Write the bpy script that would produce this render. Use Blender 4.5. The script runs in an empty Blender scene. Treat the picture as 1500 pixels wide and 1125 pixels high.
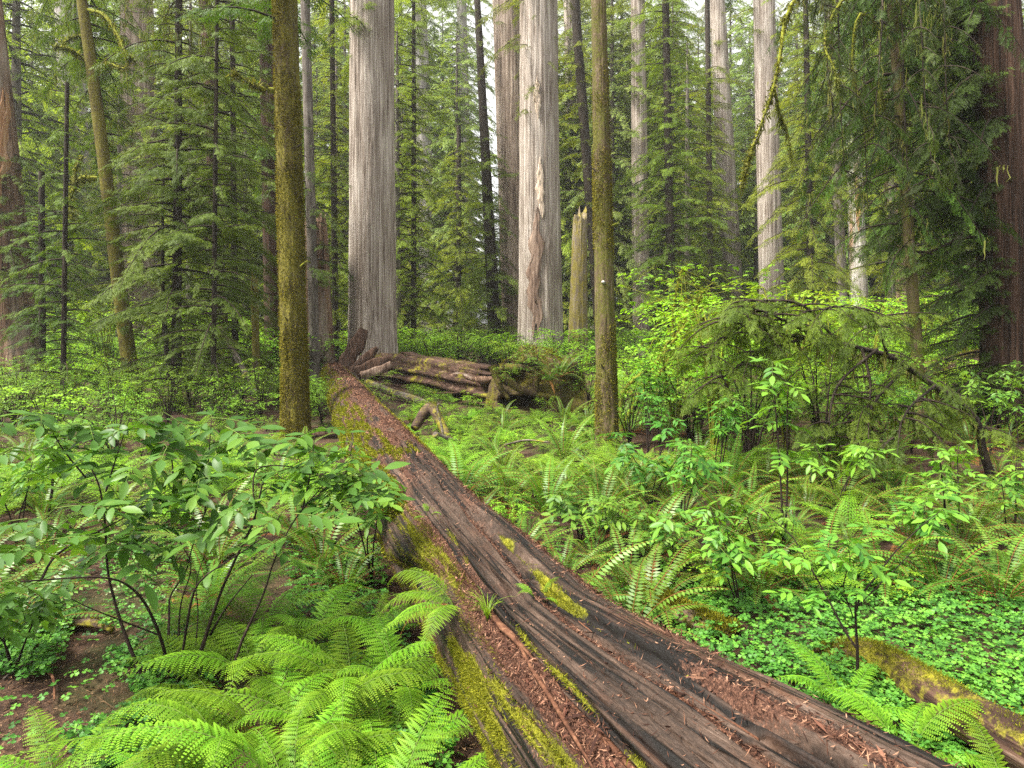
import bpy, math, random
import numpy as np
from mathutils import Vector, Matrix

# ---------------------------------------------------------------- camera, sky, sun, exposure
SC = bpy.context.scene
COL = SC.collection
F, CX, HY, CH = 1000.0, 750.0, 470.0, 2.2      # focal length in photo pixels, centre, horizon row, eye height
cam_d = bpy.data.cameras.new('camera'); cam = bpy.data.objects.new('camera', cam_d); COL.objects.link(cam)
cam.location = (0, 0, CH); cam.rotation_euler = (math.pi/2, 0, 0)
cam_d.sensor_width = 36.0; cam_d.lens = 24.0; cam_d.shift_y = -(562.5-HY)/1500.0
cam_d.clip_start = 0.05; cam_d.clip_end = 600.0
SC.camera = cam
SC.view_settings.view_transform = 'Standard'; SC.view_settings.look = 'None'
SC.view_settings.gamma = 1.0; SC.view_settings.exposure = 2.88
SUN_EL, SUN_AZ = math.radians(58), math.radians(-112)     # high, from the left, veiled by cloud
world = bpy.data.worlds.new("World"); SC.world = world; world.use_nodes = True
wn = world.node_tree; wn.nodes.clear()
w_out = wn.nodes.new('ShaderNodeOutputWorld'); w_bg = wn.nodes.new('ShaderNodeBackground')
w_sky = wn.nodes.new('ShaderNodeTexSky'); w_sky.sky_type = 'NISHITA'; w_sky.sun_disc = False
w_sky.sun_elevation = SUN_EL; w_sky.sun_rotation = SUN_AZ; w_sky.air_density = 1.0; w_sky.dust_density = 4.0; w_sky.ozone_density = 1.0
w_hs = wn.nodes.new('ShaderNodeHueSaturation'); w_hs.inputs['Saturation'].default_value = 0.0   # overcast: grey-white cloud
wn.links.new(w_sky.outputs[0], w_hs.inputs['Color']); wn.links.new(w_hs.outputs[0], w_bg.inputs['Color'])
w_bg.inputs['Strength'].default_value = 0.062; wn.links.new(w_bg.outputs[0], w_out.inputs[0])
sun_d = bpy.data.lights.new('sun', 'SUN'); sun_d.energy = 1.5; sun_d.angle = math.radians(14); sun_d.color = (1.0, 0.94, 0.82)
sun = bpy.data.objects.new('sun', sun_d); COL.objects.link(sun)
_sv = Vector((math.sin(SUN_AZ)*math.cos(SUN_EL), math.cos(SUN_AZ)*math.cos(SUN_EL), math.sin(SUN_EL)))
sun.rotation_euler = (-_sv).to_track_quat('-Z', 'Y').to_euler(); sun.location = (0, 0, 60)
cy = SC.cycles
cy.use_denoising = False; cy.max_bounces = 7; cy.diffuse_bounces = 4; cy.glossy_bounces = 2; cy.transmission_bounces = 4
cy.transparent_max_bounces = 4; cy.volume_bounces = 0; cy.caustics_reflective = False; cy.caustics_refractive = False
cy.sample_clamp_indirect = 2.5; cy.sample_clamp_direct = 8.0; cy.use_adaptive_sampling = True; cy.adaptive_threshold = 0.008
SC.render.use_persistent_data = False

R = np.random.default_rng(11); RND = random.Random(5)
def PT(px, py, d): return np.array([(px-CX)/F*d, d, CH-(py-HY)/F*d])
def GP(px, py, z=0.0):
    d = (CH-z)*F/(py-HY); return np.array([(px-CX)/F*d, d, z])

# ---------------------------------------------------------------- maths helpers
def _hash(ix, iy, iz, s):
    h = (ix*374761393 + iy*668265263 + iz*2147483647*0 + iz*1274126177 + s*974711) & 0xffffffff
    h = ((h ^ (h >> 13))*1274126177) & 0xffffffff
    h = h ^ (h >> 16)
    return (h & 0xffff)/32767.5 - 1.0
def vn(x, y, z=0.0, s=0):
    """value noise in [-1, 1]"""
    x, y, z = np.broadcast_arrays(np.asarray(x, float), np.asarray(y, float), np.asarray(z, float))
    fx, fy, fz = np.floor(x), np.floor(y), np.floor(z)
    ix, iy, iz = fx.astype(np.int64), fy.astype(np.int64), fz.astype(np.int64)
    u, v, w = x-fx, y-fy, z-fz
    u, v, w = u*u*(3-2*u), v*v*(3-2*v), w*w*(3-2*w)
    def H(a, b, c): return _hash(ix+a, iy+b, iz+c, s)
    a = H(0,0,0)*(1-u)+H(1,0,0)*u; b = H(0,1,0)*(1-u)+H(1,1,0)*u
    c = H(0,0,1)*(1-u)+H(1,0,1)*u; d = H(0,1,1)*(1-u)+H(1,1,1)*u
    return (a*(1-v)+b*v)*(1-w)+(c*(1-v)+d*v)*w
def fbm(x, y, z=0.0, s=0, o=3):
    t, a = 0, 0.55
    for k in range(o):
        t = t + a*vn(np.asarray(x)*2**k, np.asarray(y)*2**k, np.asarray(z)*2**k, s+k*7); a *= .5
    return t
def sstep(a, b, x):
    t = np.clip((np.asarray(x, float)-a)/(b-a), 0, 1); return t*t*(3-2*t)
def rotz(a):
    c, s = np.cos(a), np.sin(a); z, o = np.zeros_like(c), np.ones_like(c)
    return np.stack([np.stack([c,-s,z],-1), np.stack([s,c,z],-1), np.stack([z,z,o],-1)], -2)
def roty(a):
    c, s = np.cos(a), np.sin(a); z, o = np.zeros_like(c), np.ones_like(c)
    return np.stack([np.stack([c,z,s],-1), np.stack([z,o,z],-1), np.stack([-s,z,c],-1)], -2)
def rotx(a):
    c, s = np.cos(a), np.sin(a); z, o = np.zeros_like(c), np.ones_like(c)
    return np.stack([np.stack([o,z,z],-1), np.stack([z,c,-s],-1), np.stack([z,s,c],-1)], -2)
def gz(x, y):
    return 0.07*vn(np.asarray(x)/2.6, np.asarray(y)/2.6, 0, 3) + 0.035*vn(np.asarray(x)/.8, np.asarray(y)/.8, 0, 4)

class MB:
    """collects vertices, quads, triangles, a tone per vertex and a material slot per face; builds ONE mesh object"""
    def __init__(s): s.V=[]; s.Q=[]; s.T=[]; s.A=[]; s.MQ=[]; s.MT=[]; s.n=0
    def add(s, V, Q=None, T=None, tone=0.5, mat=0):
        V = np.asarray(V, float).reshape(-1,3); s.V.append(V)
        s.A.append(np.broadcast_to(np.asarray(tone, float), (len(V),)).copy())
        if Q is not None and len(Q):
            Q = np.asarray(Q, np.int64).reshape(-1,4); s.Q.append(Q+s.n); s.MQ.append(np.broadcast_to(np.asarray(mat), (len(Q),)).copy())
        if T is not None and len(T):
            T = np.asarray(T, np.int64).reshape(-1,3); s.T.append(T+s.n); s.MT.append(np.broadcast_to(np.asarray(mat), (len(T),)).copy())
        s.n += len(V)
    def add_inst(s, V, Q, M, P, tone=0.5, mat=0):
        """k copies of (V, Q): M (k,3,3), P (k,3); tone (k,) or (k,n) or scalar"""
        V = np.asarray(V, float); k, n = len(P), len(V)
        W = np.einsum('kij,nj->kni', M, V) + np.asarray(P)[:,None,:]
        tn = np.asarray(tone, float)
        if tn.ndim == 1 and len(tn) == k and k != n: tn = tn[:,None]
        elif tn.ndim == 1 and len(tn) == n: tn = tn[None,:]
        tn = np.broadcast_to(tn, (k,n)).reshape(-1)
        QQ = (np.asarray(Q, np.int64)[None] + (np.arange(k)*n)[:,None,None]).reshape(-1,4)
        mt = np.asarray(mat)
        if mt.ndim == 1: mt = np.tile(mt, k)
        s.add(W.reshape(-1,3), QQ, None, tn, mt)
    def arrays(s):
        V = np.concatenate(s.V); A = np.concatenate(s.A)
        Q = np.concatenate(s.Q) if s.Q else np.zeros((0,4), np.int64); MQ = np.concatenate(s.MQ) if s.Q else np.zeros(0, int)
        return V, Q, A, MQ
    def mesh(s, name, mats, smooth=False):
        V = np.concatenate(s.V); A = np.concatenate(s.A)
        Q = np.concatenate(s.Q) if s.Q else np.zeros((0,4), np.int64)
        T = np.concatenate(s.T) if s.T else np.zeros((0,3), np.int64)
        MI = np.concatenate([np.concatenate(s.MQ) if s.MQ else np.zeros(0, int), np.concatenate(s.MT) if s.MT else np.zeros(0, int)])
        me = bpy.data.meshes.new(name)
        me.vertices.add(len(V)); me.vertices.foreach_set('co', V.astype(np.float32).ravel())
        me.loops.add(len(Q)*4+len(T)*3); me.loops.foreach_set('vertex_index', np.concatenate([Q.ravel(), T.ravel()]).astype(np.int32))
        me.polygons.add(len(Q)+len(T))
        ls = np.concatenate([np.arange(len(Q))*4, len(Q)*4+np.arange(len(T))*3]).astype(np.int32)
        me.polygons.foreach_set('loop_start', ls)
        me.polygons.foreach_set('material_index', MI.astype(np.int32))
        if smooth: me.polygons.foreach_set('use_smooth', np.ones(len(Q)+len(T), bool))
        at = me.attributes.new('tone', 'FLOAT', 'POINT'); at.data.foreach_set('value', A.astype(np.float32))
        me.update(calc_edges=True)
        for m in (mats if isinstance(mats, (list, tuple)) else [mats]): me.materials.append(m)
        return me
    def build(s, name, mats, parent=None, smooth=False, loc=None):
        return link(name, s.mesh(name, mats, smooth), parent, loc)
def link(name, me, parent=None, loc=None, rz=None, sc=None):
    o = bpy.data.objects.new(name, me); COL.objects.link(o)
    if parent is not None: o.parent = parent
    if loc is not None: o.location = [float(c) for c in loc]
    if rz is not None: o.rotation_euler = rz if isinstance(rz, tuple) else (0, 0, float(rz))
    if sc is not None: o.scale = sc if isinstance(sc, tuple) else (float(sc),)*3
    return o
def tag(o, label, cat, group=None, kind=None):
    o['label'] = label; o['category'] = cat
    if group: o['group'] = group
    if kind: o['kind'] = kind
    return o
def thing(name, label, cat, loc, group=None, rz=0, sc=None):
    return tag(link(name, None, None, loc, rz, sc), label, cat, group)

def tube(pts, rads, seg=7, cap=True, rough=0.0, seed=0):
    """tapered tube round a polyline; returns V, Q"""
    P = np.asarray(pts, float); n = len(P); rads = np.broadcast_to(np.asarray(rads, float), (n,))
    T = np.gradient(P, axis=0); T /= np.linalg.norm(T, axis=1)[:,None]+1e-9
    ref = np.array([0.,0,1]) if abs(T[:,2]).mean() < .8 else np.array([1.,0,0])
    U = np.cross(T, ref); U /= np.linalg.norm(U, axis=1)[:,None]+1e-9
    W = np.cross(T, U)
    a = np.linspace(0, 2*np.pi, seg, endpoint=False)
    rr = rads[:,None]*np.ones(seg)[None]
    if rough: rr = rr*(1+rough*vn(np.cos(a)[None]*1.7+seed, np.sin(a)[None]*1.7, np.arange(n)[:,None]*.7, seed))
    V = P[:,None]+rr[...,None]*(np.cos(a)[None,:,None]*U[:,None]+np.sin(a)[None,:,None]*W[:,None])
    i, j = np.meshgrid(np.arange(n-1), np.arange(seg), indexing='ij'); j2 = (j+1)%seg
    Q = np.stack([i*seg+j, i*seg+j2, (i+1)*seg+j2, (i+1)*seg+j], -1).reshape(-1,4)
    V = V.reshape(-1,3)
    if cap:
        V = np.concatenate([V, P[-1:]]); c = len(V)-1; b = (n-1)*seg
        Q = np.concatenate([Q, [[b+k, b+(k+1)%seg, b+(k+2)%seg, c] for k in range(0, seg-1, 2)]])
    return V, Q
def smooth_path(pts, n=14):
    """Catmull-Rom through points"""
    P = np.asarray(pts, float)
    if len(P) == 2: return P[0]+(P[1]-P[0])*np.linspace(0,1,n)[:,None]
    E = np.concatenate([[2*P[0]-P[1]], P, [2*P[-1]-P[-2]]]); out = []
    t = np.linspace(0, len(P)-1, n)
    for q in t:
        k = min(int(q), len(P)-2); u = q-k; a, b, c, d = E[k:k+4]
        out.append(.5*((2*b)+(c-a)*u+(2*a-5*b+4*c-d)*u*u+(3*b-a-3*c+d)*u**3))
    return np.array(out)

# ---------------------------------------------------------------- materials
def nodes_of(name):
    m = bpy.data.materials.new(name); m.use_nodes = True; nt = m.node_tree; nt.nodes.clear(); return m, nt
def N(nt, t, **kw):
    n = nt.nodes.new(t)
    for k, v in kw.items():
        if k in n.inputs: n.inputs[k].default_value = v
        else: setattr(n, k, v)
    return n
def ramp(nt, stops, src):
    r = N(nt, 'ShaderNodeValToRGB'); e = r.color_ramp.elements
    while len(e) < len(stops): e.new(.5)
    for el, (p, c) in zip(e, stops): el.position = p; el.color = (*c, 1) if len(c) == 3 else c
    nt.links.new(src, r.inputs[0]); return r.outputs[0]
def mixc(nt, f, a, b, bt='MIX'):
    m = N(nt, 'ShaderNodeMix', data_type='RGBA', blend_type=bt)
    for s, v in ((m.inputs[0], f), (m.inputs[6], a), (m.inputs[7], b)):
        if hasattr(v, 'is_linked'): nt.links.new(v, s)
        else: s.default_value = v if isinstance(v, float) else (*v, 1)
    return m.outputs[2]
def math_(nt, op, a, b=0.0, clamp=False):
    m = N(nt, 'ShaderNodeMath', operation=op, use_clamp=clamp)
    for s, v in ((m.inputs[0], a), (m.inputs[1], b)):
        if hasattr(v, 'is_linked'): nt.links.new(v, s)
        else: s.default_value = v
    return m.outputs[0]
def noise(nt, scale, detail=4, rough=.6, stretch=None, coord='Object'):
    tc = N(nt, 'ShaderNodeTexCoord'); mp = N(nt, 'ShaderNodeMapping'); nt.links.new(tc.outputs[coord], mp.inputs[0])
    if stretch: mp.inputs['Scale'].default_value = stretch
    n = N(nt, 'ShaderNodeTexNoise'); n.inputs['Scale'].default_value = scale; n.inputs['Detail'].default_value = detail
    n.inputs['Roughness'].default_value = rough; nt.links.new(mp.outputs[0], n.inputs['Vector']); return n.outputs['Fac']
def finish(nt, col, rough=.8, spec=.3, bump=None, bdist=.02, bstr=.6, trans=0.0, tcol=None):
    p = N(nt, 'ShaderNodeBsdfPrincipled'); out = N(nt, 'ShaderNodeOutputMaterial')
    if hasattr(col, 'is_linked'): nt.links.new(col, p.inputs['Base Color'])
    else: p.inputs['Base Color'].default_value = (*col, 1)
    if hasattr(rough, 'is_linked'): nt.links.new(rough, p.inputs['Roughness'])
    else: p.inputs['Roughness'].default_value = rough
    p.inputs['Specular IOR Level'].default_value = spec
    if bump is not None:
        b = N(nt, 'ShaderNodeBump'); b.inputs['Distance'].default_value = bdist; b.inputs['Strength'].default_value = bstr
        nt.links.new(bump, b.inputs['Height']); nt.links.new(b.outputs[0], p.inputs['Normal'])
    sh = p.outputs[0]
    if trans:
        t = N(nt, 'ShaderNodeBsdfTranslucent'); mx = N(nt, 'ShaderNodeMixShader'); mx.inputs[0].default_value = trans
        nt.links.new(tcol if tcol is not None else col, t.inputs['Color'])
        nt.links.new(sh, mx.inputs[1]); nt.links.new(t.outputs[0], mx.inputs[2]); sh = mx.outputs[0]
    nt.links.new(sh, out.inputs[0])
def tone_attr(nt):
    a = N(nt, 'ShaderNodeAttribute', attribute_name='tone'); return a.outputs['Fac']
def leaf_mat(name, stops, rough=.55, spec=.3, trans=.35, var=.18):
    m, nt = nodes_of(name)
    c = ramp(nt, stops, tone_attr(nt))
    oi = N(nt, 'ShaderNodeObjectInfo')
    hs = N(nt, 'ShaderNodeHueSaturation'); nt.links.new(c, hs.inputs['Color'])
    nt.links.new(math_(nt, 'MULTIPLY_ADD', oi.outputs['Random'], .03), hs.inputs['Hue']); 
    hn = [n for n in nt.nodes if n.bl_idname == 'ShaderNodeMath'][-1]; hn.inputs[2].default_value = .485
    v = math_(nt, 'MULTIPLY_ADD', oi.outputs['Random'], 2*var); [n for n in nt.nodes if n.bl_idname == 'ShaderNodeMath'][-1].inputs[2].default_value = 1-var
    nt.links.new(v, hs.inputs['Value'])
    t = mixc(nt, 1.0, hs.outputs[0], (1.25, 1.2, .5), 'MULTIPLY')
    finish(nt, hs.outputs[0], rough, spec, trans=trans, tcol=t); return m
def bark_mat(name, stops, scale=9.0, zs=.07, moss=None, moss_amt=.5, bdist=.03, spec=.15, fine=30.0, patch=None, crack=0):
    m, nt = nodes_of(name)
    a = noise(nt, scale, 5, .65, (1, 1, zs)); b = noise(nt, fine, 3, .6, (1, 1, zs*.8))
    big = noise(nt, .9, 3, .6, (1, 1, .35))
    f = math_(nt, 'ADD', math_(nt, 'MULTIPLY', a, .55), math_(nt, 'MULTIPLY', b, .45))
    f = math_(nt, 'ADD', f, math_(nt, 'MULTIPLY', math_(nt, 'SUBTRACT', big, .5), .35))
    if crack:
        k1 = noise(nt, crack, 2, .5, (1, 1, zs*.45)); k = math_(nt, 'ABSOLUTE', math_(nt, 'SUBTRACT', k1, .5))
        k = ramp(nt, [(0, (0,0,0)), (.055, (1,1,1))], k)
        f = math_(nt, 'SUBTRACT', f, math_(nt, 'MULTIPLY', math_(nt, 'SUBTRACT', 1.0, k), .12))
    c = ramp(nt, stops, f)
    if patch: c = mixc(nt, ramp(nt, [(.52, (0,0,0)), (.66, (1,1,1))], noise(nt, 1.6, 3, .6, (1, 1, .12))), c, patch)
    if moss:
        mn = noise(nt, 3.2, 5, .75, (1, 1, .45)); fm = noise(nt, 30, 4, .75)
        mm = math_(nt, 'ADD', math_(nt, 'MULTIPLY', mn, .6), math_(nt, 'MULTIPLY', fm, .5))
        fac = ramp(nt, [(.62-moss_amt*.3, (0,0,0)), (.72-moss_amt*.3, (1,1,1))], mm)
        mc = ramp(nt, [(.36, moss[0]), (.64, moss[1])], noise(nt, 40, 4, .75))
        c = mixc(nt, fac, c, mc)
    finish(nt, c, .9, spec, bump=f, bdist=bdist, bstr=.9); return m

M = {}
M['redwood'] = bark_mat('grey redwood bark', [(.28,(.08,.06,.047)), (.40,(.18,.14,.112)), (.52,(.33,.28,.24)), (.66,(.54,.485,.43))], 9, .022, bdist=.06, crack=11, fine=42)
M['redwood_brown'] = bark_mat('brown redwood bark', [(.3,(.035,.02,.014)), (.45,(.12,.07,.045)), (.58,(.25,.165,.11)), (.7,(.40,.31,.24))], 9, .022, bdist=.06, crack=11, fine=42, patch=(.26,.21,.165))
M['redwood_dark'] = bark_mat('dark redwood bark', [(.3,(.018,.012,.009)), (.5,(.065,.037,.025)), (.7,(.17,.10,.07))], 9, .04, bdist=.05, crack=12)
M['redwood_warm'] = bark_mat('warm grey redwood bark', [(.3,(.05,.033,.024)), (.42,(.17,.12,.09)), (.54,(.33,.255,.20)), (.68,(.52,.44,.37))], 9, .022, bdist=.06, crack=11, fine=42)
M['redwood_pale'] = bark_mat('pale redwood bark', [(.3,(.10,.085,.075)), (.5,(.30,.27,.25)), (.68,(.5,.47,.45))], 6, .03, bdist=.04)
M['mossy_bark'] = bark_mat('mossy bark', [(.3,(.012,.009,.006)), (.5,(.05,.034,.022)), (.7,(.12,.085,.055))], 12, .25, ((.060,.055,.009),(.19,.163,.027)), .50, bdist=.03, fine=45)
M['mossy_brown'] = bark_mat('brown bark with thin moss', [(.3,(.028,.020,.012)), (.5,(.10,.07,.044)), (.7,(.23,.17,.115))], 14, .22, ((.05,.05,.010),(.13,.125,.025)), .42, bdist=.03, fine=45)
M['dark_bark'] = bark_mat('dark bark', [(.3,(.010,.008,.006)), (.5,(.03,.023,.017)), (.7,(.09,.07,.05))], 12, .2)
M['grey_bark'] = bark_mat('grey bark', [(.3,(.04,.033,.028)), (.5,(.12,.10,.085)), (.7,(.26,.23,.2))], 12, .12)
M['snag'] = bark_mat('bleached snag', [(.3,(.16,.13,.105)), (.5,(.42,.38,.34)), (.7,(.68,.64,.6))], 8, .05, patch=(.33,.2,.12))
M['snag_mossy'] = bark_mat('snag with moss', [(.3,(.045,.032,.022)), (.5,(.14,.11,.083)), (.7,(.33,.28,.23))], 8, .05, ((.09,.075,.012),(.22,.18,.03)), .42)
M['inner_wood'] = bark_mat('torn pale wood', [(.3,(.14,.09,.06)), (.45,(.42,.32,.24)), (.65,(.66,.57,.48))], 14, .08)
M['scar_brown'] = bark_mat('stripped brown wood', [(.3,(.06,.035,.025)), (.5,(.20,.135,.10)), (.68,(.38,.29,.23))], 12, .05, crack=12)
M['orange_wood'] = bark_mat('orange peeled wood', [(.3,(.10,.045,.02)), (.5,(.30,.16,.08)), (.7,(.55,.38,.25))], 10, .04)
M['twig'] = bark_mat('shrub stem', [(.3,(.008,.006,.005)), (.55,(.03,.02,.015)), (.75,(.10,.065,.05))], 30, .4, bdist=.003)
M['twig_mossy'] = bark_mat('mossy stem', [(.3,(.02,.014,.008)), (.6,(.06,.045,.025))], 30, .4, ((.09,.10,.008),(.24,.25,.025)), .62, bdist=.004)
M['green_stem'] = bark_mat('green stem', [(.3,(.05,.09,.015)), (.7,(.14,.2,.04))], 30, .4, bdist=.002)
M['root'] = bark_mat('mossy root', [(.3,(.015,.01,.006)), (.5,(.06,.04,.025)), (.7,(.15,.105,.065))], 7, 1, ((.05,.045,.008),(.17,.145,.02)), .36, bdist=.05)
M['bark_moss'] = leaf_mat('bark moss', [(0,(.04,.036,.005)), (.5,(.12,.108,.013)), (1,(.27,.235,.03))], .85, .05, .25, .1)
M['moss'] = leaf_mat('moss', [(0,(.04,.045,.004)), (.5,(.13,.135,.009)), (1,(.29,.28,.022))], .8, .1, .3, .1)
M['lichen'] = leaf_mat('hanging moss', [(0,(.04,.05,.010)), (.5,(.115,.125,.025)), (1,(.24,.25,.065))], .8, .1, .4, .12)
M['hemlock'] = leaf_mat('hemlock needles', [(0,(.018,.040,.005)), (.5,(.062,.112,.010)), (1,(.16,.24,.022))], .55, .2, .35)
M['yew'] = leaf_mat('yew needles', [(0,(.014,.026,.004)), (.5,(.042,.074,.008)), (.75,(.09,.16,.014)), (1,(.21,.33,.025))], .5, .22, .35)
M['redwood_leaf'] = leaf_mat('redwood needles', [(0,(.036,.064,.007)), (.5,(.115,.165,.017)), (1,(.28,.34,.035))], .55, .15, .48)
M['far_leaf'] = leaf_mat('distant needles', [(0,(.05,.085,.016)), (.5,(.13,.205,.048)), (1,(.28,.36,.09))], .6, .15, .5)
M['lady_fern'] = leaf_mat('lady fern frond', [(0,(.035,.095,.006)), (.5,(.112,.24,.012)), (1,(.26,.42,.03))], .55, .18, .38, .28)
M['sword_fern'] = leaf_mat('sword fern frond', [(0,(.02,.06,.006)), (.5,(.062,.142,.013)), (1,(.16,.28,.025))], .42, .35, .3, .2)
M['dead_fern'] = leaf_mat('dead fern frond', [(0,(.06,.02,.008)), (.5,(.20,.075,.025)), (1,(.36,.19,.07))], .8, .15, .25)
M['elder'] = leaf_mat('elderberry leaf', [(0,(.024,.075,.011)), (.5,(.058,.16,.022)), (1,(.18,.34,.03))], .42, .22, .35, .12)
M['lime'] = leaf_mat('fresh lime leaf', [(0,(.06,.14,.008)), (.5,(.14,.29,.015)), (1,(.26,.44,.03))], .5, .3, .45)
M['bush'] = leaf_mat('small bush leaf', [(0,(.022,.06,.007)), (.5,(.08,.17,.014)), (1,(.2,.33,.025))], .45, .3, .35)
M['sorrel'] = leaf_mat('sorrel leaf', [(0,(.03,.095,.012)), (.5,(.075,.21,.025)), (1,(.16,.34,.035))], .5, .3, .3, 0)
M['chip'] = leaf_mat('fallen needles', [(0,(.025,.011,.007)), (.5,(.10,.043,.024)), (1,(.32,.18,.11))], .85, .15, 0.05, 0)
def mat_soil():
    m, nt = nodes_of('forest soil')
    a = noise(nt, 3, 6, .7); b = noise(nt, 40, 4, .7); c = noise(nt, .6, 3, .6)
    f = math_(nt, 'ADD', math_(nt, 'MULTIPLY', a, .5), math_(nt, 'MULTIPLY', b, .5))
    col = ramp(nt, [(.3,(.010,.006,.004)), (.47,(.036,.019,.012)), (.58,(.085,.047,.028)), (.7,(.19,.11,.065))], f)
    g = ramp(nt, [(.50,(0,0,0)), (.62,(1,1,1))], c)
    col = mixc(nt, math_(nt, 'MULTIPLY', g, .6), col, (.03,.05,.008))
    finish(nt, col, .9, .2, bump=f, bdist=.04, bstr=1.0); return m
M['soil'] = mat_soil()
# ---------------------------------------------------------------- plant generators (arrays)
DIA = np.array([[0,0,0],[.45,.5,0],[1,0,0],[.45,-.5,0]], float); DQ = np.array([[0,3,2,1]])
def diamonds(base, ang, ln, wd, tone, pitch=None):
    """flat leaf blades: base (k,3), heading ang (k,), length, width -> V, Q, tone"""
    k = len(base); V = np.repeat(DIA[None], k, 0)
    V = V*np.stack([np.broadcast_to(ln, k), np.broadcast_to(wd, k), np.ones(k)], -1)[:,None]
    Mx = rotz(np.asarray(ang, float))
    if pitch is not None: Mx = Mx @ roty(np.broadcast_to(np.asarray(pitch, float), (k,)))
    W = np.einsum('kij,knj->kni', Mx, V)+np.asarray(base)[:,None]
    Q = (DQ[None]+(np.arange(k)*4)[:,None,None]).reshape(-1,4)
    return W.reshape(-1,3), Q, np.repeat(np.broadcast_to(tone, k), 4)
def spray(lod, r):
    """one flat unit-long conifer spray along +X"""
    B, A, L, Wd, T, Pi = [], [], [], [], [], []
    n, sub, tw, sw = {2: (9, 4, .019, .021), 1: (6, 2, .036, .038), 0: (5, 0, .12, 0), 3: (6, 1, .075, .075)}[lod]
    for i in range(n):
        for sd in (1, -1):
            x = .06+.84*(i+.5*(sd>0)*.7)/n; a = sd*(math.radians(52)-.35*x+r.uniform(-.18,.18)); l = (.5*(1-x*.72))*r.uniform(.6,1.25)
            z = r.uniform(-.07,.05)
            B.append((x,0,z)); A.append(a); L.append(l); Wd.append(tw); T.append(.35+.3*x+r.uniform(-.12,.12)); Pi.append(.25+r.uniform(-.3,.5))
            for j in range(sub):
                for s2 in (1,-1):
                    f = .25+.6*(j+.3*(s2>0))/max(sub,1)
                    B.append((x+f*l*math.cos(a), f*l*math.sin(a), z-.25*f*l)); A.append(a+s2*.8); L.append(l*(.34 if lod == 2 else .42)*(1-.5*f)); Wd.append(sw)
                    T.append(.45+.4*f+r.uniform(-.15,.15)); Pi.append(.3+r.uniform(-.4,.5))
    B.append((.86,0,0)); A.append(0); L.append(.2); Wd.append(tw); T.append(.8); Pi.append(.2)
    V, Q, t = diamonds(np.array(B), np.array(A), np.array(L), np.array(Wd), np.array(T), np.array(Pi))
    V[:,2] -= .14*V[:,0]**2 + .12*np.abs(V[:,1])
    return V, Q, np.clip(t, 0, 1)
SPR = {l: [spray(l, random.Random(20+l*5+k)) for k in range(3)] for l in (0, 1, 2, 3)}
def add_branch(mb, org, az, L, rise, droop, lod, tone=0.0, dens=6.5, size=.36, wood=True, r=None, hang=0.0, bare=.12):
    """one conifer bough with its sprays; slot 0 needles, slot 1 wood"""
    r = r or R
    s = np.linspace(0, 1, 7); side = r.uniform(-.12, .12)*L
    C = np.stack([L*s*(1-.08*droop), side*s*s, L*(rise*s-droop*s*s)], -1)
    M3 = rotz(np.array([az]))[0]; Cw = C@M3.T+np.asarray(org)
    if getattr(mb, 'W', None) is not None: mb.W.append(Cw)
    if wood:
        V, Q = tube(Cw, np.linspace(.012*L+.006, .003, 7), 4, False); mb.add(V, Q, None, .3, 1)
    if lod == 2: dens *= 2.1; size *= .66
    elif lod == 1: dens *= 1.6; size *= .78
    k = max(3, int(L*dens)); u = bare+(1-bare)*(np.arange(k)+r.uniform(0,1,k))/k
    u = np.clip(u, 0, 1); sd = np.where(np.arange(k)%2, 1, -1)
    P = np.stack([np.interp(u, s, Cw[:,i]) for i in range(3)], -1)
    an = az+sd*(np.radians(62)-.75*u+r.uniform(-.2,.2,k))+side*.3
    sc = np.clip(size*L*(1-.5*u), .2, .7)*r.uniform(.65,1.25,k)
    pit = (2*droop*u-rise)*.55+r.uniform(-.15,.55,k)+hang; roll = r.uniform(-.6,.6,k)
    an[-1] = az; P[-1] = Cw[-2]; sc[-1] = max(.3, sc[-1])
    Mx = rotz(an)@roty(pit)@rotx(roll)*sc[:,None,None]
    v = r.integers(0, 3, k)
    for w in range(3):
        q = v == w
        if q.any():
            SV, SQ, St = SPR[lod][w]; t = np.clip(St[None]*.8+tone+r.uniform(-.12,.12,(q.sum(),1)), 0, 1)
            mb.add_inst(SV, SQ, Mx[q], P[q], t, 0)
    return Cw
def moss_strands(mb, P, l0=.1, l1=.5, w=.012, mat=0, r=None):
    """ragged strands of moss hanging from points P"""
    r = r or R
    k = len(P); n = 5; l = r.uniform(l0, l1, k)*r.uniform(.4,1,k); s = np.linspace(0, 1, n)
    a = r.uniform(0, np.pi, k); wig = r.uniform(-.05,.05,(k,n,2))*s[None,:,None]
    C = np.asarray(P)[:,None]+np.concatenate([wig, -(l[:,None]*s[None])[...,None]], -1)
    wd = w*r.uniform(.5,1.6,(k,1))*np.array([1,.9,1.0,.6,.12])[None]*r.uniform(.6,1.3,(k,n))
    D = np.stack([np.cos(a), np.sin(a), 0*a], -1)[:,None]
    V = np.stack([C-D*wd[...,None], C+D*wd[...,None]], 2).reshape(k, n*2, 3)
    Q = np.array([[2*i, 2*i+1, 2*i+3, 2*i+2] for i in range(n-1)])
    mb.add(V.reshape(-1,3), (Q[None]+(np.arange(k)*n*2)[:,None,None]).reshape(-1,4), None, np.repeat(r.uniform(.15,.9,k), n*2), mat)
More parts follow.
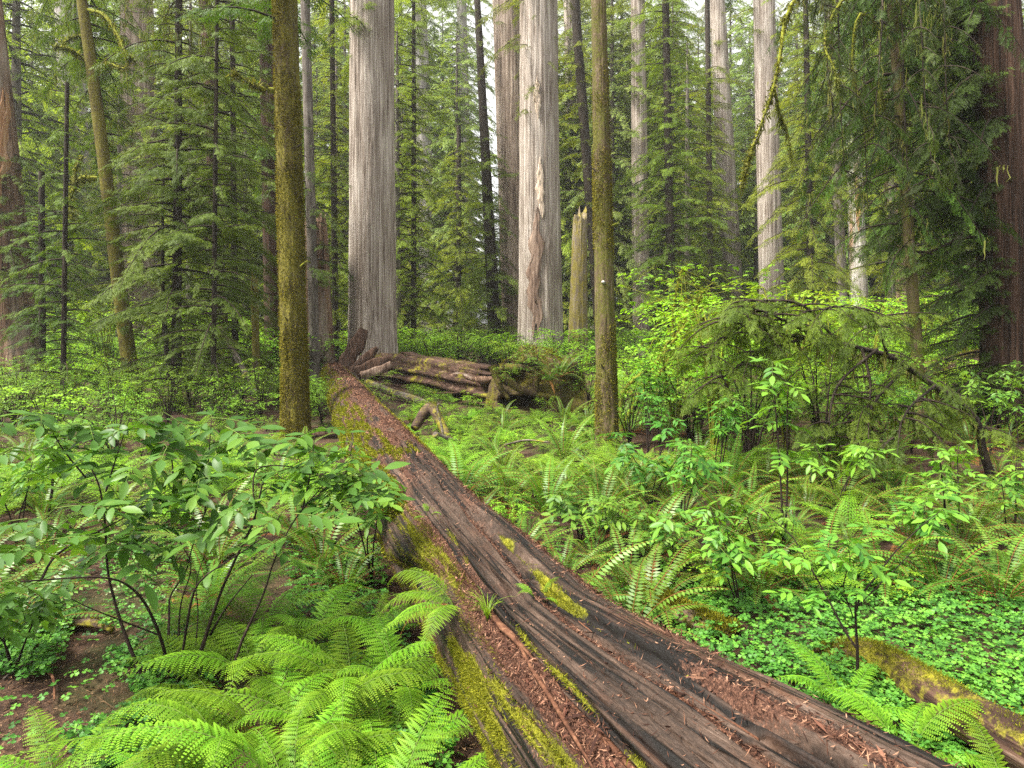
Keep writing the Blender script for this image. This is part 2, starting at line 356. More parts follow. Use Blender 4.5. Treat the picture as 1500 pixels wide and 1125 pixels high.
def moss_tufts(mb, P, Nn, ln=.02, w=.006, mat=0, r=None):
    r = r or R; k = len(P)
    d = np.asarray(Nn)+r.normal(0,.55,(k,3)); d /= np.linalg.norm(d, axis=1)[:,None]
    sx = np.cross(d, r.normal(0,1,(k,3))); sx /= np.linalg.norm(sx, axis=1)[:,None]+1e-9
    l = ln*r.uniform(.5,1.5,k)[:,None]; ww = w*r.uniform(.6,1.4,k)[:,None]
    B = np.asarray(P)-.2*l*d
    V = np.stack([B-sx*ww, B+sx*ww, B+d*l+sx*ww*.4, B+d*l-sx*ww*.4], 1)
    Q = np.arange(k*4).reshape(k,4)
    mb.add(V.reshape(-1,3), Q, None, np.repeat(r.uniform(.1,1,k), 4), mat)

# --- trunks
def trunk_surface(H, rb, zt, rt, flare=.35, ridge=.04, rk=5.0, seg=64, nz=60, lean=(0,0), bend=0.0, seed=0, lump=.0, z0=-.4, jag=0.0):
    z = z0+(H-z0)*np.linspace(0,1,nz)**1.35
    a = np.linspace(0, 2*np.pi, seg, endpoint=False)
    rad = np.maximum(rb+(rt-rb)*np.maximum(z,0)/zt, rt*.35)
    rad = rad*(1+flare*np.exp(-np.maximum(z,-.2)/(1.1*rb+.15)))
    cx = lean[0]*z+bend*np.sin(z*.35+seed); cyy = lean[1]*z
    A, Z = np.meshgrid(a, z); k = rk
    wob = .25*vn(np.cos(A)*1.2, np.sin(A)*1.2, Z*.25, seed)
    n1 = 1-2*np.abs(vn(np.cos(A+wob)*k+9, np.sin(A+wob)*k, Z*.10, seed+1)); n2 = 1-2*np.abs(vn(np.cos(A+wob)*k*2.3, np.sin(A+wob)*k*2.3+5, Z*.22, seed+2))
    low = np.exp(-np.maximum(Z,0)/(2.2*rb+.2))
    n3 = vn(np.cos(A)*1.5, np.sin(A)*1.5, Z*.1, seed+3)
    rr = rad[:,None]*(1+ridge*(.6*n1+.4*n2)+.18*flare*low*n3*2+.03*n3+lump*fbm(np.cos(A)*4, np.sin(A)*4, Z*3, seed+5))
    if jag: Z = Z-jag*(.5+.5*vn(np.cos(A)*2.2, np.sin(A)*2.2, 0, seed+9)+.25*vn(np.cos(A)*7, np.sin(A)*7, 0, seed+10))*sstep(H-1.6, H, Z)
    V = np.stack([cx[:,None]+rr*np.cos(A), cyy[:,None]+rr*np.sin(A), Z], -1)
    return V
def grid_q(nz, seg, wrap=True):
    i, j = np.meshgrid(np.arange(nz-1), np.arange(seg if wrap else seg-1), indexing='ij'); j2 = (j+1)%seg
    return np.stack([i*seg+j, i*seg+j2, (i+1)*seg+j2, (i+1)*seg+j], -1).reshape(-1,4)
def grid_normals(V, wrap=True):
    du = np.gradient(V, axis=0)
    dv = (np.roll(V,-1,1)-np.roll(V,1,1)) if wrap else np.gradient(V, axis=1)
    n = np.cross(dv, du); n /= np.linalg.norm(n, axis=-1, keepdims=True)+1e-9
    return n

# --- ferns
def bend_sheet(V, L, th0, th1, power=1.0):
    """bend a flat sheet (s along X, t along Y, n along Z) along an arching curve in XZ"""
    s = np.clip(V[:,0]/L, 0, 1.05); g = np.linspace(0, 1.05, 60); th = th0+(th1-th0)*g**power
    cx = np.concatenate([[0], np.cumsum(np.cos(th[:-1])*L*1.05/59)]); cz = np.concatenate([[0], np.cumsum(np.sin(th[:-1])*L*1.05/59)])
    t = th0+(th1-th0)*s**power
    x = np.interp(s, g, cx)-np.sin(t)*V[:,2]; z = np.interp(s, g, cz)+np.cos(t)*V[:,2]
    return np.stack([x, V[:,1], z], -1)
def lady_frond(r, L=.9, W=.17, n=24, th0=1.15, th1=-.55, pn=11):
    """twice-divided lacy frond"""
    mb = MB(); side = r.uniform(-.1,.1)
    for i in range(n):
        u = (i+.5)/n; s = L*(.16+.83*u**.92); w = W*(math.sin(math.pi*min(1,(u*.9+.12))**.75)**.8)*(1.02-u*.35)
        if w < .012: w = .012
        for sd in (1,-1):
            ang = sd*(math.radians(74)-.35*u+r.uniform(-.07,.07)); m = max(4, int(pn*w/W+.5))
            j = np.arange(m); v = (j+.4)/m; pw = .24*w*(1-v*.86)*(.75+.5*np.sin(np.pi*np.clip(v+.15,0,1)))
            px = v*w; dz = -.22*w*v*v+r.uniform(-.012,.012)*v
            for s2 in (1,-1):
                B = np.stack([px, 0*px, dz], -1)
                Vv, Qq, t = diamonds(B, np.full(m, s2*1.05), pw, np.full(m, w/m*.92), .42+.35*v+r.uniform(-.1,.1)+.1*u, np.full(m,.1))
                c, sn = math.cos(ang), math.sin(ang); rl = r.uniform(-.25,.25)
                y = Vv[:,1]*math.cos(rl); z = Vv[:,2]+Vv[:,1]*math.sin(rl)
                mb.add(np.stack([s+c*Vv[:,0]-sn*y, sn*Vv[:,0]+c*y, z-.12*np.abs(sn*Vv[:,0])], -1), Qq, None, t, 0)
    V, Q, A, MQ = mb.arrays(); V = V.copy(); V[:,1] += side*(V[:,0]/L)**2*L
    V = bend_sheet(V, L, th0, th1)
    st = np.stack([np.linspace(0,L,14), side*np.linspace(0,1,14)**2*L, 0*np.linspace(0,1,14)-.002], -1); st = bend_sheet(st, L, th0, th1)
    out = MB(); out.add(V, Q, None, A, 0); tv, tq = tube(st, np.linspace(.0045,.0012,14), 4, False); out.add(tv, tq, None, .75, 1)
    return out
def sword_blade(r, L=.8, W=.078, n=36, th0=1.2, th1=-.2, ears=True):
    """once-divided frond: many narrow blades each side of a midrib"""
    u = (np.arange(n)+.5)/n; s = L*(.1+.9*u); w = W*np.clip(np.sin(np.pi*np.clip(u*.86+.14,0,1))**.6, .12, 1)*(1-.25*u)
    B, A, Ln, Wd, T = [], [], [], [], []
    for sd in (1,-1):
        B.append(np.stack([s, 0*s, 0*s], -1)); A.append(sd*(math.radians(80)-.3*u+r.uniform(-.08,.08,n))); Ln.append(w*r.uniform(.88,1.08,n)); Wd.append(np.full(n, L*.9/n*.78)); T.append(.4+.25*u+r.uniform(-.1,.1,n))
    V, Q, t = diamonds(np.concatenate(B), np.concatenate(A), np.concatenate(Ln), np.concatenate(Wd), np.concatenate(T))
    V[:,2] -= np.abs(V[:,1])*r.uniform(.05,.4); side = r.uniform(-.14,.14); V[:,1] += side*(V[:,0]/L)**2*L
    V = bend_sheet(V, L, th0, th1)
    st = np.stack([np.linspace(0,L,9), side*np.linspace(0,1,9)**2*L, 0*np.linspace(0,1,9)], -1); st = bend_sheet(st, L, th0, th1)
    return V, Q, np.clip(t,0,1), st
def sword_plant(seed, nf=18, L=.85, dead=4, n=36, upright=.0):
    r = np.random.default_rng(seed); mb = MB()
    for i in range(nf+dead):
        dd = i >= nf; az = r.uniform(0, 6.283) if dd else i*2.4+r.uniform(-.3,.3)
        l = L*r.uniform(.75,1.15); inner = i/nf
        th0 = (.35+r.uniform(0,.4)) if dd else 1.0+.45*(1-inner)*1.0+upright*.3+r.uniform(-.1,.1)-.35*inner
        th1 = (-1.3+r.uniform(-.3,.2)) if dd else -.1+upright-.75*inner+r.uniform(-.3,.25)
        V, Q, t, st = sword_blade(r, l, .078*l/.85*(.8 if dd else 1), n, th0, th1)
        m = rotz(np.array([az]))[0]; off = np.array([.04*math.cos(az), .04*math.sin(az), 0])
        mb.add(V@m.T+off, Q, None, np.clip(t+r.uniform(-.15,.15)+(.15*(1-inner)),0,1), 1 if dd else 0)
        tv, tq = tube(st@m.T+off, np.linspace(.004,.0012,9), 3, False); mb.add(tv, tq, None, .6, 1)
    return mb

# --- broad leaves
def leaflet_grid(L, W, r, fine=True):
    s = np.array([0,.22,.48,.76,1]) if fine else np.array([0,.45,1]); p = np.array([.06,.74,1,.66,.02]) if fine else np.array([.08,1,.03])
    n = len(s); cr = .10*W; dr = r.uniform(.02,.22)*L; tw = r.uniform(-.25,.25)
    V = []
    for k in range(n):
        hw = .5*W*p[k]
        for c in (-1,0,1):
            V.append((L*s[k], c*hw, (cr*p[k] if c else 0)-dr*s[k]**2+tw*c*hw*s[k]))
    Q = [(3*k+c, 3*k+c+1, 3*k+4+c, 3*k+3+c) for k in range(n-1) for c in (0,1)]
    return np.array(V), np.array(Q)
def compound_leaf(seed, pairs=2, LL=.108, WW=.044, fine=True, palm=False):
    """leaf of several leaflets along +X, starting at the origin; slot 0 blade, slot 1 stalk"""
    r = np.random.default_rng(seed); mb = MB(); pet = LL*r.uniform(.55,.8); gap = LL*.42
    if palm: pairs = 2; gap = .02*LL; pet = LL*.7
    tot = pet+gap*pairs; sag = r.uniform(.0,.18)
    zc = lambda x: -sag*tot*(x/tot)**2
    def leaf(x, ang, l, tn):
        V, Q = leaflet_grid(l, l*WW/LL*r.uniform(.9,1.1), r, fine)
        p = r.uniform(-.05,.25); Mx = rotz(np.array([ang]))[0]@roty(np.array([p]))[0]@rotx(np.array([r.uniform(-.3,.3)]))[0]
        mb.add(V@Mx.T+np.array([x,0,zc(x)]), Q, None, tn, 0)
    for i in range(pairs):
        for sd in (1,-1):
            ang = sd*(1.05 if not palm else (.62+.75*(1-i)))+r.uniform(-.15,.15)
            leaf(pet+gap*i, ang, LL*r.uniform(.8,1.02)*(1 if not palm else .85+.15*i), .45+r.uniform(-.15,.15))
    leaf(tot, r.uniform(-.1,.1), LL*1.08, .5+r.uniform(-.1,.15))
    x = np.linspace(0, tot, 6); tv, tq = tube(np.stack([x, 0*x, zc(x)], -1), np.linspace(.0025,.0012,6)*LL/.1, 3, False); mb.add(tv, tq, None, .5, 1)
    return mb.arrays()
CL = {True: [compound_leaf(60+k, 2+(k%2), fine=True) for k in range(5)], False: [compound_leaf(80+k, 2, fine=False) for k in range(4)],
      'palm': [compound_leaf(90+k, 2, .085, .036, True, True) for k in range(3)]}
def put_leaves(mb, lib, P, az, pit, sc, tone, r=None):
    r = r or R; k = len(P); v = r.integers(0, len(lib), k)
    Mx = rotz(np.asarray(az))@roty(np.asarray(pit))@rotx(r.uniform(-.35,.35,k))*np.asarray(sc)[:,None,None]
    for w in range(len(lib)):
        q = v == w
        if q.any():
            V, Q, A, MQ = lib[w]; mb.add_inst(V, Q, Mx[q], np.asarray(P)[q], np.clip(A[None]+np.asarray(tone)[q][:,None], 0, 1), MQ)
def leafy_stems(mb_leaf, mb_stem, stems, lib, per=10, sc=(.8,1.2), tone=(0,.2), start=.4, r=None, rad=.008, flat=.1):
    """stems: list of polylines; leaves in opposite pairs along the outer part"""
    r = r or R
    for st in stems:
        C = smooth_path(st, 12); L = np.linalg.norm(np.diff(C, axis=0), axis=1).sum()
        V, Q = tube(C, np.linspace(rad, rad*.25, 12), 5, False); mb_stem.add(V, Q, None, .5, 0)
        m = max(1, per//2); u = start+(1-start)*(np.arange(m)+.6)/m; az0 = r.uniform(0, 6.28)
        P, A, S, T, PI_ = [], [], [], [], []
        for i, uu in enumerate(u):
            p = np.array([np.interp(uu*11, np.arange(12), C[:,c]) for c in range(3)])
            for sd in (0, math.pi):
                P.append(p); A.append(az0+sd+(i%2)*math.pi/2+r.uniform(-.5,.5)); S.append(r.uniform(*sc)*(.75+.35*math.sin(math.pi*min(1,(i+1)/m)))); T.append(r.uniform(*tone)+(.15*(i/m))); PI_.append(-.25*(i/m)+flat+r.uniform(-.25,.3))
        put_leaves(mb_leaf, lib, np.array(P), np.array(A), np.array(PI_), np.array(S), np.array(T), r)
def small_bush(seed, h=1.2, w=1.0, stems=9, twigs=9, leaves=11, leaf=.045, tone=0.0, arch=.5):
    """many-stemmed bush of small leaves in flat twigs; slot 0 leaf, slot 1 wood"""
    r = np.random.default_rng(seed); mb = MB()
    for i in range(stems):
        az = i*6.283/stems+r.uniform(-.4,.4); hh = h*r.uniform(.6,1.05); ww = w*r.uniform(.35,1)
        C = smooth_path([(0,0,0), (.25*ww*math.cos(az), .25*ww*math.sin(az), .55*hh), (.65*ww*math.cos(az+.2), .65*ww*math.sin(az+.2), .92*hh), (ww*math.cos(az+.2), ww*math.sin(az+.2), hh*(1-arch*r.uniform(.1,.5)))], 10)
        V, Q = tube(C, np.linspace(.007*h+.003, .002, 10), 4, False); mb.add(V, Q, None, .4, 1)
        for j in range(twigs):
            u = .25+.75*(j+r.uniform(0,1))/twigs; p = np.array([np.interp(u*9, np.arange(10), C[:,c]) for c in range(3)])
            ta = az+r.uniform(-1.5,1.5); tl = r.uniform(.18,.36)*(.5+.5*h); tp = r.uniform(-.3,.5)
            n = leaves; s = (np.arange(n)+.5)/n*tl; sd = np.where(np.arange(n)%2,1,-1)
            B = np.stack([s*math.cos(ta)*math.cos(tp)+p[0], s*math.sin(ta)*math.cos(tp)+p[1], s*math.sin(tp)-.3*s*s/tl+p[2]], -1)
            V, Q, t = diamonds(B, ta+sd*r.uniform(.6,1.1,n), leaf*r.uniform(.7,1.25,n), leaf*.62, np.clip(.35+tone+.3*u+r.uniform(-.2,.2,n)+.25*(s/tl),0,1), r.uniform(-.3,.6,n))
            mb.add(V, Q, None, t, 0)
    return mb
# ---------------------------------------------------------------- ground
def build_ground():
    # finer near the camera, one sheet to the horizon
    yy = np.concatenate([np.linspace(-12,0,13)[:-1], np.linspace(0,14,113)[:-1], np.linspace(14,60,60)[:-1], np.linspace(60,320,14)])
    xx = np.concatenate([-np.geomspace(9,260,26)[::-1], np.linspace(-9,9,145)[1:-1], np.geomspace(9,260,26)])
    X, Y = np.meshgrid(xx, yy); Z = gz(X, Y)+.02*vn(X/.18, Y/.18, 0, 8)
    mb = MB(); mb.add(np.stack([X,Y,Z],-1).reshape(-1,3), grid_q(len(yy), len(xx), False)); o = mb.build('ground', M['soil'], smooth=True)
    tag(o, 'dark brown forest floor of soil, needles and roots', 'ground', kind='structure')
build_ground()

# ---------------------------------------------------------------- trees
def build_trunk(root, sp, mat, name='trunk'):
    V = trunk_surface(**sp); nz, seg = V.shape[:2]
    mb = MB(); mb.add(V.reshape(-1,3), grid_q(nz, seg))
    # close the top with a ragged cap
    mb.add(np.concatenate([V[-1], V[-1].mean(0)[None]]), None, [(i, (i+1)%seg, seg) for i in range(seg)])
    return mb.build(name, mat, root, smooth=True), V
def crown_from(specs, sp, mats, seed, d_far=False):
    r = np.random.default_rng(seed); mb = MB(); mb.W = []
    for c in specs:
        n = int(c['n']*1.35); zs = c['z0']+(c['z1']-c['z0'])*(np.arange(n)+r.uniform(0,1,n))/n
        a0, a1 = c.get('az', (0, 2*np.pi))
        for i, z in enumerate(zs):
            f = (z-c['z0'])/max(.01, c['z1']-c['z0'])
            L = (c['L0']+(c['L1']-c['L0'])*f)*r.choice([.45,.7,.9,1.05,1.25])*r.uniform(.85,1.15); az = a0+(a1-a0)*((i*.618)%1)+r.uniform(-.15,.15)
            org = (sp['lean'][0]*z, sp['lean'][1]*z, z)
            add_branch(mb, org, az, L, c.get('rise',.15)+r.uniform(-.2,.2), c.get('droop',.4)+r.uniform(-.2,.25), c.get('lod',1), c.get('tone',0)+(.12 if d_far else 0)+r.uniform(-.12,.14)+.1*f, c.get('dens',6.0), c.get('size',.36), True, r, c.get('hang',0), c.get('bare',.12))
        for i in range(n//3):       # bare dead twigs between the live boughs
            z = r.uniform(c['z0'], c['z1']); az = a0+(a1-a0)*r.uniform(0,1); L = r.uniform(.4,1.0)*c['L0']; s = np.linspace(0,1,6)[:,None]
            C = np.array([sp['lean'][0]*z, sp['lean'][1]*z, z])+np.array([math.cos(az),math.sin(az),0])*L*s+np.array([0,0,1])*(r.uniform(-.15,.2)*L*s-r.uniform(.1,.5)*L*s*s)+r.normal(0,.03,(6,3))*L*s
            V, Q = tube(C, np.linspace(.012,.003,6), 4, False); mb.add(V, Q, None, .3, 1)
    return mb
def make_tree(name, label, bx, tx, d, wb, wt, bark, crown=(), leaf='hemlock', group=None, cat='tree', H=None, flare=.3, ridge=.05, rk=5, seg=48, nz=50, seed=1, lump=0., bend=0., limbs=(), hang=None, lean_y=0.0, parts=True, top_px=None):
    """bx: trunk column where it meets the ground, tx: column at the photo's top edge, d: distance, wb / wt: widths in photo pixels there"""
    x0 = (bx-CX)/F*d; zt = CH+HY/F*d; x1 = (tx-CX)/F*d
    if top_px is not None: H = CH+(HY-top_px)/F*d
    H = H or zt*1.12+1.5
    sp = dict(H=H, rb=wb*d/F/2/(1+flare*.12), zt=zt, rt=wt*d/F/2, flare=flare, ridge=ridge, rk=rk, seg=seg, nz=nz, lean=((x1-x0)/zt, lean_y), bend=bend, seed=seed, lump=lump, jag=1.1 if top_px is not None and not crown else 0.0)
    root = thing(name, label, cat, (x0, d, float(gz(x0,d))), group)
    tr, V = build_trunk(root, sp, M[bark])
    def rel(px, py, dd=None):
        p = PT(px, py, dd or d); return p-np.array(root.location)
    if crown:
        # crown heights are given as photo rows
        cs = []
        for c in crown:
            c = dict(c); c['z0'] = CH+(HY-c.pop('y0'))/F*d; c['z1'] = CH+(HY-c.pop('y1'))/F*d; cs.append(c)
        mb = crown_from(cs, sp, None, seed+100, d > 20); mb.build('crown', [M[leaf], M['twig']], root)
        if hang:      # moss hanging from the boughs themselves
            n_, l0, l1, w_, row, seed_ = hang; W = np.concatenate([w[1:] for w in mb.W]); W = W[W[:,2] > CH+(HY-row)/F*d]; rr_ = np.random.default_rng(seed_)
            i = rr_.integers(0, max(1,len(W)//4), n_)*4; i = np.minimum(i+rr_.integers(0,2,n_), len(W)-1); h = MB(); moss_strands(h, W[i]+rr_.normal(0,.05,(n_,3)), l0, l1, w_, r=rr_); h.build('hanging_moss', M['lichen'], root)
    for lb in limbs:      # (points as (px,py,d), radius, mossy?)
        pts = smooth_path([rel(*q) for q in lb[0]], 16); q = MB(); v, f = tube(pts, np.linspace(lb[1], lb[1]*.3, 16), 7, True, .35, seed); q.add(v, f)
        lm = q.build('limb', M[lb[2]], root, smooth=True)
        if lb[3]:
            k = int(lb[3]); u = R.uniform(.1,1,k)*15; P = np.stack([np.interp(u, np.arange(16), pts[:,c]) for c in range(3)], -1)
            h = MB(); moss_strands(h, P, lb[4], lb[5], lb[6]); 
            moss_tufts(h, np.repeat(P,3,0)+R.normal(0,lb[1]*.8,(k*3,3)), R.normal(0,1,(k*3,3)), lb[1]*1.6, lb[1]*.35)
            h.build('moss', M['lichen'], lm)
    return root, sp, V

def trunk_fuzz(root, V, n, ln, w, mat, amount=0.0):
    """a coat of short moss on the bark, thicker in patches"""
    nz, seg = V.shape[:2]; Nn = grid_normals(V); zi = R.integers(0, nz-1, n*3); ai = R.integers(0, seg, n*3)
    f = R.uniform(0,1,(n*3,1)); P = V[zi, ai]*(1-f)+V[np.minimum(zi+1,nz-1), ai]*f; nn = Nn[zi, ai]
    c = np.array([V[...,0].mean(), V[...,1].mean(), 0])
    out = P-V[zi].mean(1); nn = np.where((nn*out).sum(1,keepdims=True)<0, -nn, nn)
    keep = (fbm(P[:,0]*2.2, P[:,1]*2.2, P[:,2]*1.1, 6)+amount+R.uniform(-.2,.2,len(P))) > 0
    P, nn = P[keep][:n], nn[keep][:n]
    mb = MB(); moss_tufts(mb, P, nn+np.array([0,0,-.35]), ln, w); mb.build('moss', M[mat], root)

PI = math.pi
TR = {}
# ---- the big redwoods and named trunks (columns, rows and distances read off the photo)
TR['B'] = make_tree('redwood_tree', 'broad pale grey redwood trunk rising behind the torn root end of the mossy log', 546, 545, 26, 68, 60, 'redwood',
    [dict(y0=95,y1=-60,n=14,L0=2.0,L1=3,droop=.5,lod=1,az=(PI*.6,PI*1.6),size=.3)], 'redwood_leaf', seed=3, ridge=.075, rk=7, seg=120, nz=110, flare=.22)
TR['D'] = make_tree('redwood_tree', 'grey redwood with torn pale wood scars behind the ferny stump', 792, 789, 33, 64, 52, 'redwood',
    [dict(y0=180,y1=-40,n=22,L0=1.6,L1=2.6,droop=.5,lod=1,size=.3)], 'redwood_leaf', seed=5, ridge=.06, rk=7, seg=120, nz=110, flare=.12)
TR['C'] = make_tree('redwood_tree', 'leaning orange grey redwood dark at the foot beside the scarred redwood', 765, 742, 37, 54, 40, 'redwood_warm',
    [dict(y0=110,y1=-60,n=12,L0=1.6,L1=2.6,droop=.5,lod=1,size=.3)], 'redwood_leaf', seed=7, ridge=.06, rk=7, seg=96, nz=90, flare=.12)
TR['T1'] = make_tree('redwood_tree', 'brown redwood with peeled orange strips at the left edge of the view', 28, -14, 22, 62, 26, 'redwood_brown',
    [dict(y0=470,y1=215,n=30,L0=1.9,L1=1.7,droop=.5,lod=1,tone=-.05,az=(-1.9,1.4))], 'hemlock', seed=9, ridge=.09, rk=5, seg=80, nz=80, lump=.03)
TR['T2'] = make_tree('fir_tree', 'leaning brown trunk with bent mossy limbs, left of the forked dark trunks', 200, 117, 18, 22, 14, 'mossy_bark',
    [dict(y0=250,y1=-80,n=24,L0=1.3,L1=2.4,droop=.55,lod=2,az=(PI*.05,PI*.95),tone=.12,rise=.05), dict(y0=590,y1=420,n=14,L0=1.2,L1=1.0,droop=.45,lod=1,tone=-.12)], 'hemlock', hang=(260,.12,.55,.011,220,2), seed=11, ridge=.05, rk=3, seg=32, nz=50, lump=.05, bend=.05,
    limbs=[([(124,88,18),(100,72,17.7),(78,68,17.4)],.05,'twig_mossy',70,.05,.25,.012), ([(128,55,18),(112,52,18.2),(90,64,18)],.045,'twig_mossy',60,.05,.25,.012),
           ([(142,262,18),(120,262,17.8),(108,275,17.6),(101,300,17.4),(108,322,17.3)],.07,'twig_mossy',110,.03,.16,.013), ([(108,275,17.6),(112,245,17.6),(122,228,17.5)],.045,'twig_mossy',60,.03,.15,.012),
           ([(128,14,18),(152,22,17.8),(172,50,17.6),(185,80,17.4),(198,85,17.4)],.05,'twig_mossy',90,.06,.35,.012), ([(140,108,18),(155,92,17.9),(182,100,17.6),(192,80,17.4)],.045,'twig_mossy',80,.05,.3,.012)])
TR['T5'] = make_tree('hemlock_tree', 'dark slender hemlock with wide layered boughs left of the mossy trunk', 258, 262, 17, 15, 9, 'dark_bark',
    [dict(y0=560,y1=330,n=40,L0=1.5,L1=2.2,droop=.42,lod=2,tone=.08,dens=7), dict(y0=340,y1=120,n=36,L0=2.2,L1=2.0,droop=.45,lod=2,tone=.14,dens=7), dict(y0=120,y1=-120,n=30,L0=2.0,L1=1.7,droop=.6,lod=1,tone=.12)], 'hemlock', hang=(420,.15,.8,.011,110,1), seed=13, ridge=.06, rk=3, seg=28, nz=50, flare=.5, lump=.06,
    limbs=[([(250,555,17),(243,500,16.9),(239,440,16.8),(238,330,16.8),(240,240,16.8)],.075,'dark_bark',0)])
TR['A'] = make_tree('mossy_tree', 'straight trunk coated in olive moss standing left of the log', 434, 418, 13, 37, 33, 'mossy_bark', [dict(y0=60,y1=-160,n=10,L0=1.5,L1=1.8,droop=.5,lod=1)], 'hemlock', seed=15, ridge=.05, rk=3, seg=96, nz=260, flare=.22, lump=.085,
    limbs=[([(411,300,12.85),(402,296,12.8),(397,290,12.8)],.018,'dark_bark',0), ([(436,215,12.85),(444,209,12.8)],.02,'dark_bark',0), ([(422,470,12.8),(417,464,12.7)],.02,'dark_bark',0), ([(440,390,12.8),(449,383,12.7),(455,384,12.7)],.014,'twig_mossy',20,.02,.08,.007), ([(402,132,13),(380,128,12.9),(362,118,12.8),(340,108,12.7)],.045,'twig_mossy',70,.03,.2,.01)])
TR['F'] = make_tree('mossy_tree', 'thin brown trunk with patchy moss right of the ferny stump', 890, 877, 11.6, 32, 21, 'mossy_brown', [dict(y0=-40,y1=-260,n=10,L0=1.5,L1=1.8,droop=.5,lod=1)], 'hemlock', seed=17, ridge=.06, rk=3.5, seg=84, nz=220, flare=.3, lump=.07,
    limbs=[([(872,250,11.5),(865,244,11.5)],.016,'dark_bark',0), ([(892,180,11.5),(900,172,11.4),(904,165,11.4)],.013,'dark_bark',0), ([(884,540,11.42),(880,533,11.36)],.018,'dark_bark',0), ([(897,330,11.5),(906,326,11.4)],.014,'twig_mossy',16,.02,.08,.007)])
trunk_fuzz(TR['A'][0], TR['A'][2], 44000, .042, .006, 'bark_moss', .02)
trunk_fuzz(TR['F'][0], TR['F'][2], 22000, .032, .005, 'bark_moss', -.18)
# small pale tag on the trunk
p = PT(884, 413, 11.41); q = MB(); a = np.linspace(0,2*PI,9)[:-1]
TG = np.concatenate([np.stack([.034*np.cos(a), 0*a-.004, .026*np.sin(a)+.006*np.cos(3*a)], -1), np.stack([.034*np.cos(a), 0*a+.03, .026*np.sin(a)], -1)])
q.add(TG, grid_q(2, 8), [(0,i+1,i) for i in range(1,7)], .8)
tago = q.build('pale_tag', M['snag'], TR['F'][0]); tago.location = Vector(p)-TR['F'][0].location
TR['G'] = make_tree('redwood_tree', 'slim grey redwood just right of the thin mossy trunk', 940, 934, 44, 26, 20, 'redwood', [dict(y0=150,y1=-60,n=26,L0=1.6,L1=2.6,droop=.5,lod=1,tone=.0,rise=.1)], 'redwood_leaf', seed=19, seg=64, nz=70, rk=5, flare=.12)
TR['H'] = make_tree('redwood_tree', 'grey redwood further back, left of the pair right of centre', 1078, 1050, 50, 32, 22, 'redwood', [dict(y0=120,y1=-60,n=16,L0=1.8,L1=3.0,droop=.5,lod=1)], 'redwood_leaf', seed=21, seg=64, nz=70, rk=5, flare=.12)
TR['I'] = make_tree('redwood_tree', 'dense grey brown redwood, right of the pair right of centre', 1133, 1119, 44, 35, 29, 'redwood', [dict(y0=60,y1=-60,n=8,L0=2.2,L1=3,droop=.5,lod=1)], 'redwood_leaf', seed=23, seg=72, nz=80, rk=6, flare=.1)
TR['J'] = make_tree('dead_tree', 'bleached white broken snag in the dark trees on the right', 1261, 1243, 38, 28, 13, 'snag', seed=25, seg=48, nz=60, ridge=.09, lump=.06, top_px=178, flare=.15)
TR['J2'] = make_tree('conifer_tree', 'thin brown trunk close left of the bleached snag', 1239, 1212, 38, 15, 11, 'grey_bark', [dict(y0=330,y1=-40,n=40,L0=1.6,L1=2.8,droop=.5,lod=1,tone=.1)], 'redwood_leaf', seed=27, seg=32, nz=40)
TR['K'] = make_tree('redwood_tree', 'wide reddish grey redwood foot right of the bleached snag', 1330, 1300, 44, 42, 30, 'redwood_brown', [dict(y0=380,y1=-40,n=40,L0=2.6,L1=3.6,droop=.5,lod=1)], 'redwood_leaf', seed=29, seg=72, nz=70, rk=6, flare=.2)
TR['K2'] = make_tree('redwood_tree', 'dark narrow redwood tight behind the reddish grey redwood foot', 1360, 1340, 47, 24, 18, 'redwood_dark', [dict(y0=330,y1=-40,n=30,L0=2.4,L1=3.4,droop=.5,lod=1)], 'redwood_leaf', seed=31, seg=48, nz=60)
TR['L'] = make_tree('redwood_tree', 'shaded reddish brown redwood filling the right edge', 1493, 1455, 13, 84, 62, 'redwood_dark',
    [dict(y0=610,y1=330,n=22,L0=1.9,L1=2.2,droop=.45,lod=2,tone=-.04,dens=7,az=(PI*.6,PI*1.22)), dict(y0=330,y1=-120,n=46,L0=2.4,L1=2.4,droop=.5,lod=2,tone=.08,dens=7,az=(PI*.55,PI*1.2))], 'yew', hang=(260,.08,.4,.009,500,4), seed=33, ridge=.08, rk=6, seg=110, nz=90, lump=.03)
TR['Y'] = make_tree('yew_tree', 'mossy yew hung with drooping dark boughs, left of the right edge redwood', 1352, 1306, 12.5, 17, 13, 'mossy_brown',
    [dict(y0=380,y1=190,n=14,L0=1.3,L1=1.9,droop=.75,lod=2,tone=.0,dens=7,hang=.25), dict(y0=190,y1=-150,n=30,L0=1.8,L1=2.3,droop=.85,lod=2,tone=-.08,dens=6.5,hang=.35)], 'yew', hang=(900,.08,.5,.008,420,3), seed=35, seg=28, nz=50, lump=.07,
    limbs=[([(1306,-30,12.5),(1240,-45,11),(1185,-20,10),(1152,20,9.6),(1143,80,9.5),(1132,130,9.4),(1112,190,9.3),(1095,235,9.2),(1086,275,9.2)],.032,'twig_mossy',260,.05,.35,.009),
           ([(1134,130,9.4),(1142,165,9.5),(1152,190,9.5),(1160,230,9.5)],.02,'twig_mossy',90,.05,.4,.009),
           ([(1300,-20,12.5),(1235,0,11.2),(1208,60,10.6),(1222,100,10.4),(1228,130,10.3)],.028,'twig_mossy',120,.05,.3,.009),
           ([(1310,70,12.5),(1262,20,11.4),(1248,80,11.2),(1255,130,11),(1272,190,11)],.025,'twig_mossy',150,.08,.45,.009),
           ([(1325,200,12.5),(1300,170,11.8),(1285,110,11.4),(1290,160,11.2)],.022,'twig_mossy',120,.08,.45,.009)])
